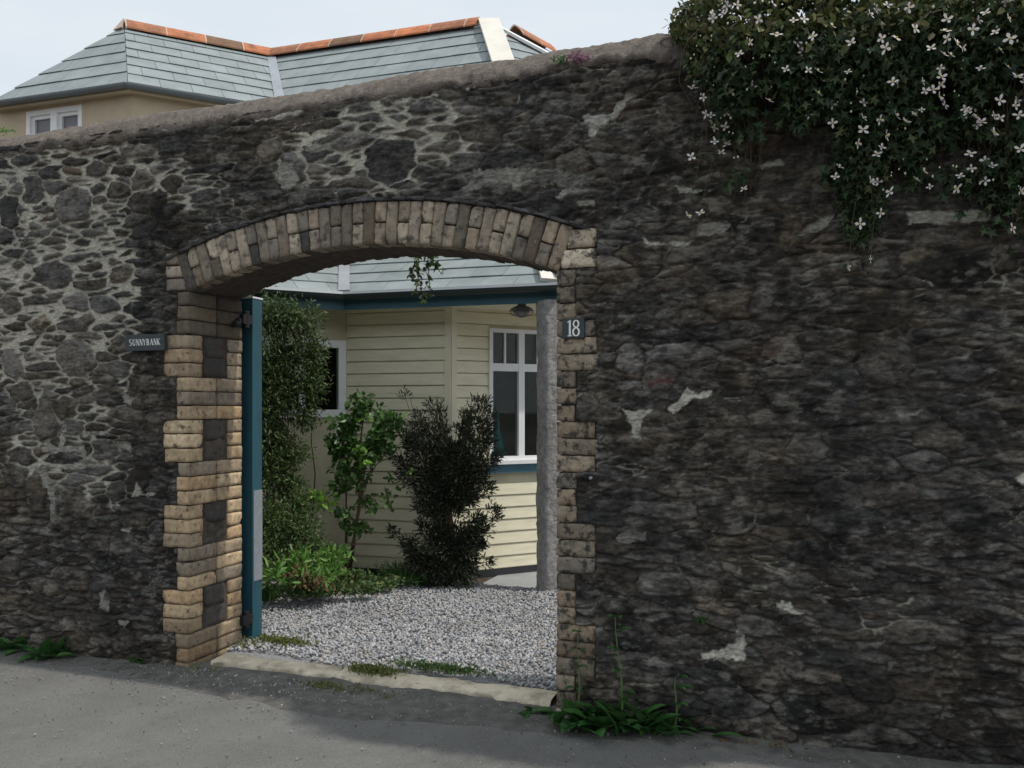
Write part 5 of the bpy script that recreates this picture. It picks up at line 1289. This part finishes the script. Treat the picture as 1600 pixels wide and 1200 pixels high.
tuft('grass_tuft', wb(315, -.04), 40, .10, .005, M_grass, 'dry yellow grass tuft at the base of the left brick pier', 'grass tuft', spread=.06, lift=(.5, 1.4), droop=(.4, 1.9))
tuft('grass_tuft', W(.10, .45, .02), 70, .11, .006, M_grass, 'green grass tuft under the foot of the open gate', 'grass tuft', spread=.07, lift=(.4, 1.4), droop=(.4, 1.9))
tuft('grass_tuft', wb(1095, -.02)+Vector((0, 0, .50)), 0+10, .09, .016, M_weed, 'small green fern like weed growing out of a joint in the right wall', 'weed', spread=.012, lift=(.6, 1.5), droop=(.2, 1.2), az=(-3.2, .1))
def moss(name, cx, cy, n_, sx, label, z=.05, m=None):
    b = gp(cx, cy, z); P_ = np.stack([b.x+rng.normal(0, sx, n_), b.y+rng.normal(0, .035, n_)-(rng.random(n_)*0), z+np.abs(rng.normal(0, .010, n_))], -1); P_[:, 1] += -(P_[:, 0]-b.x)*.353
    d = np.tile([0, 0, 1.], (n_, 1)); vs, fs = leaves(P_, rng.uniform(.010, .024, n_), 'ovate', droop=-.8, dirs=d); tagp(np_mesh(name, vs, fs, m or M_moss, loc=tuple(b)), label, 'moss', kind='stuff')
moss('moss_patch', 583, 1050, 800, .07, 'green moss patch on the front edge of the threshold, left of centre')
moss('moss_patch', 685, 1046, 900, .13, 'long strip of moss along the back of the threshold, right of centre', m=M_low)
moss('moss_patch', 440, 1004, 700, .09, 'mossy clump at the edge of the gravel beside the open gate', z=.03)
moss('moss_patch', 540, 1080, 260, .16, 'thin scatter of yellow moss on the asphalt in front of the threshold', z=.012)
moss('moss_patch', 505, 1076, 160, .05, 'small yellowish moss spot on the asphalt, nearest the left pier', z=.012)
def saxi(x, y, label, m, nn, nm):
    t_, z_ = pw(x, y); c = W(t_, -.02, z_+.005); P_ = np.array(c)+rng.normal(0, 1, (nn, 3))*np.array([.028, .012, .012]); d = np.tile([0, -.6, .8], (nn, 1))
    vs, fs = leaves(P_, rng.uniform(.010, .02, nn), 'ovate', dirs=d); tagp(np_mesh(nm, vs, fs, m, loc=tuple(c)), label, 'plant')
saxi(905, 96, 'little tuft of pink flowers growing on the wall coping', M_pink, 170, 'pink_flower_tuft')
saxi(878, 99, 'tiny green cushion plant on the coping beside the pink flowers', M_weed, 70, 'cushion_plant')
saxi(12, 208, 'tiny yellow green cushion plant on the coping at the far left', M_strap, 80, 'cushion_plant')
# dry leaf litter
P_ = np.stack([*np.array([tuple(W(px2t(x_), -.10+random.uniform(-.03, .03), 0))[:2] for x_ in rng.uniform(1110, 1230, 46)]).T, np.full(46, .02)], -1)
vs, fs = leaves(P_, rng.uniform(.012, .026, 46), 'ovate', spread=1); tagp(np_mesh('leaf_litter', vs, fs, M_redleaf, loc=tuple(P_.mean(0))), 'scatter of dry brown leaves at the foot of the right wall', 'leaf litter', kind='stuff')
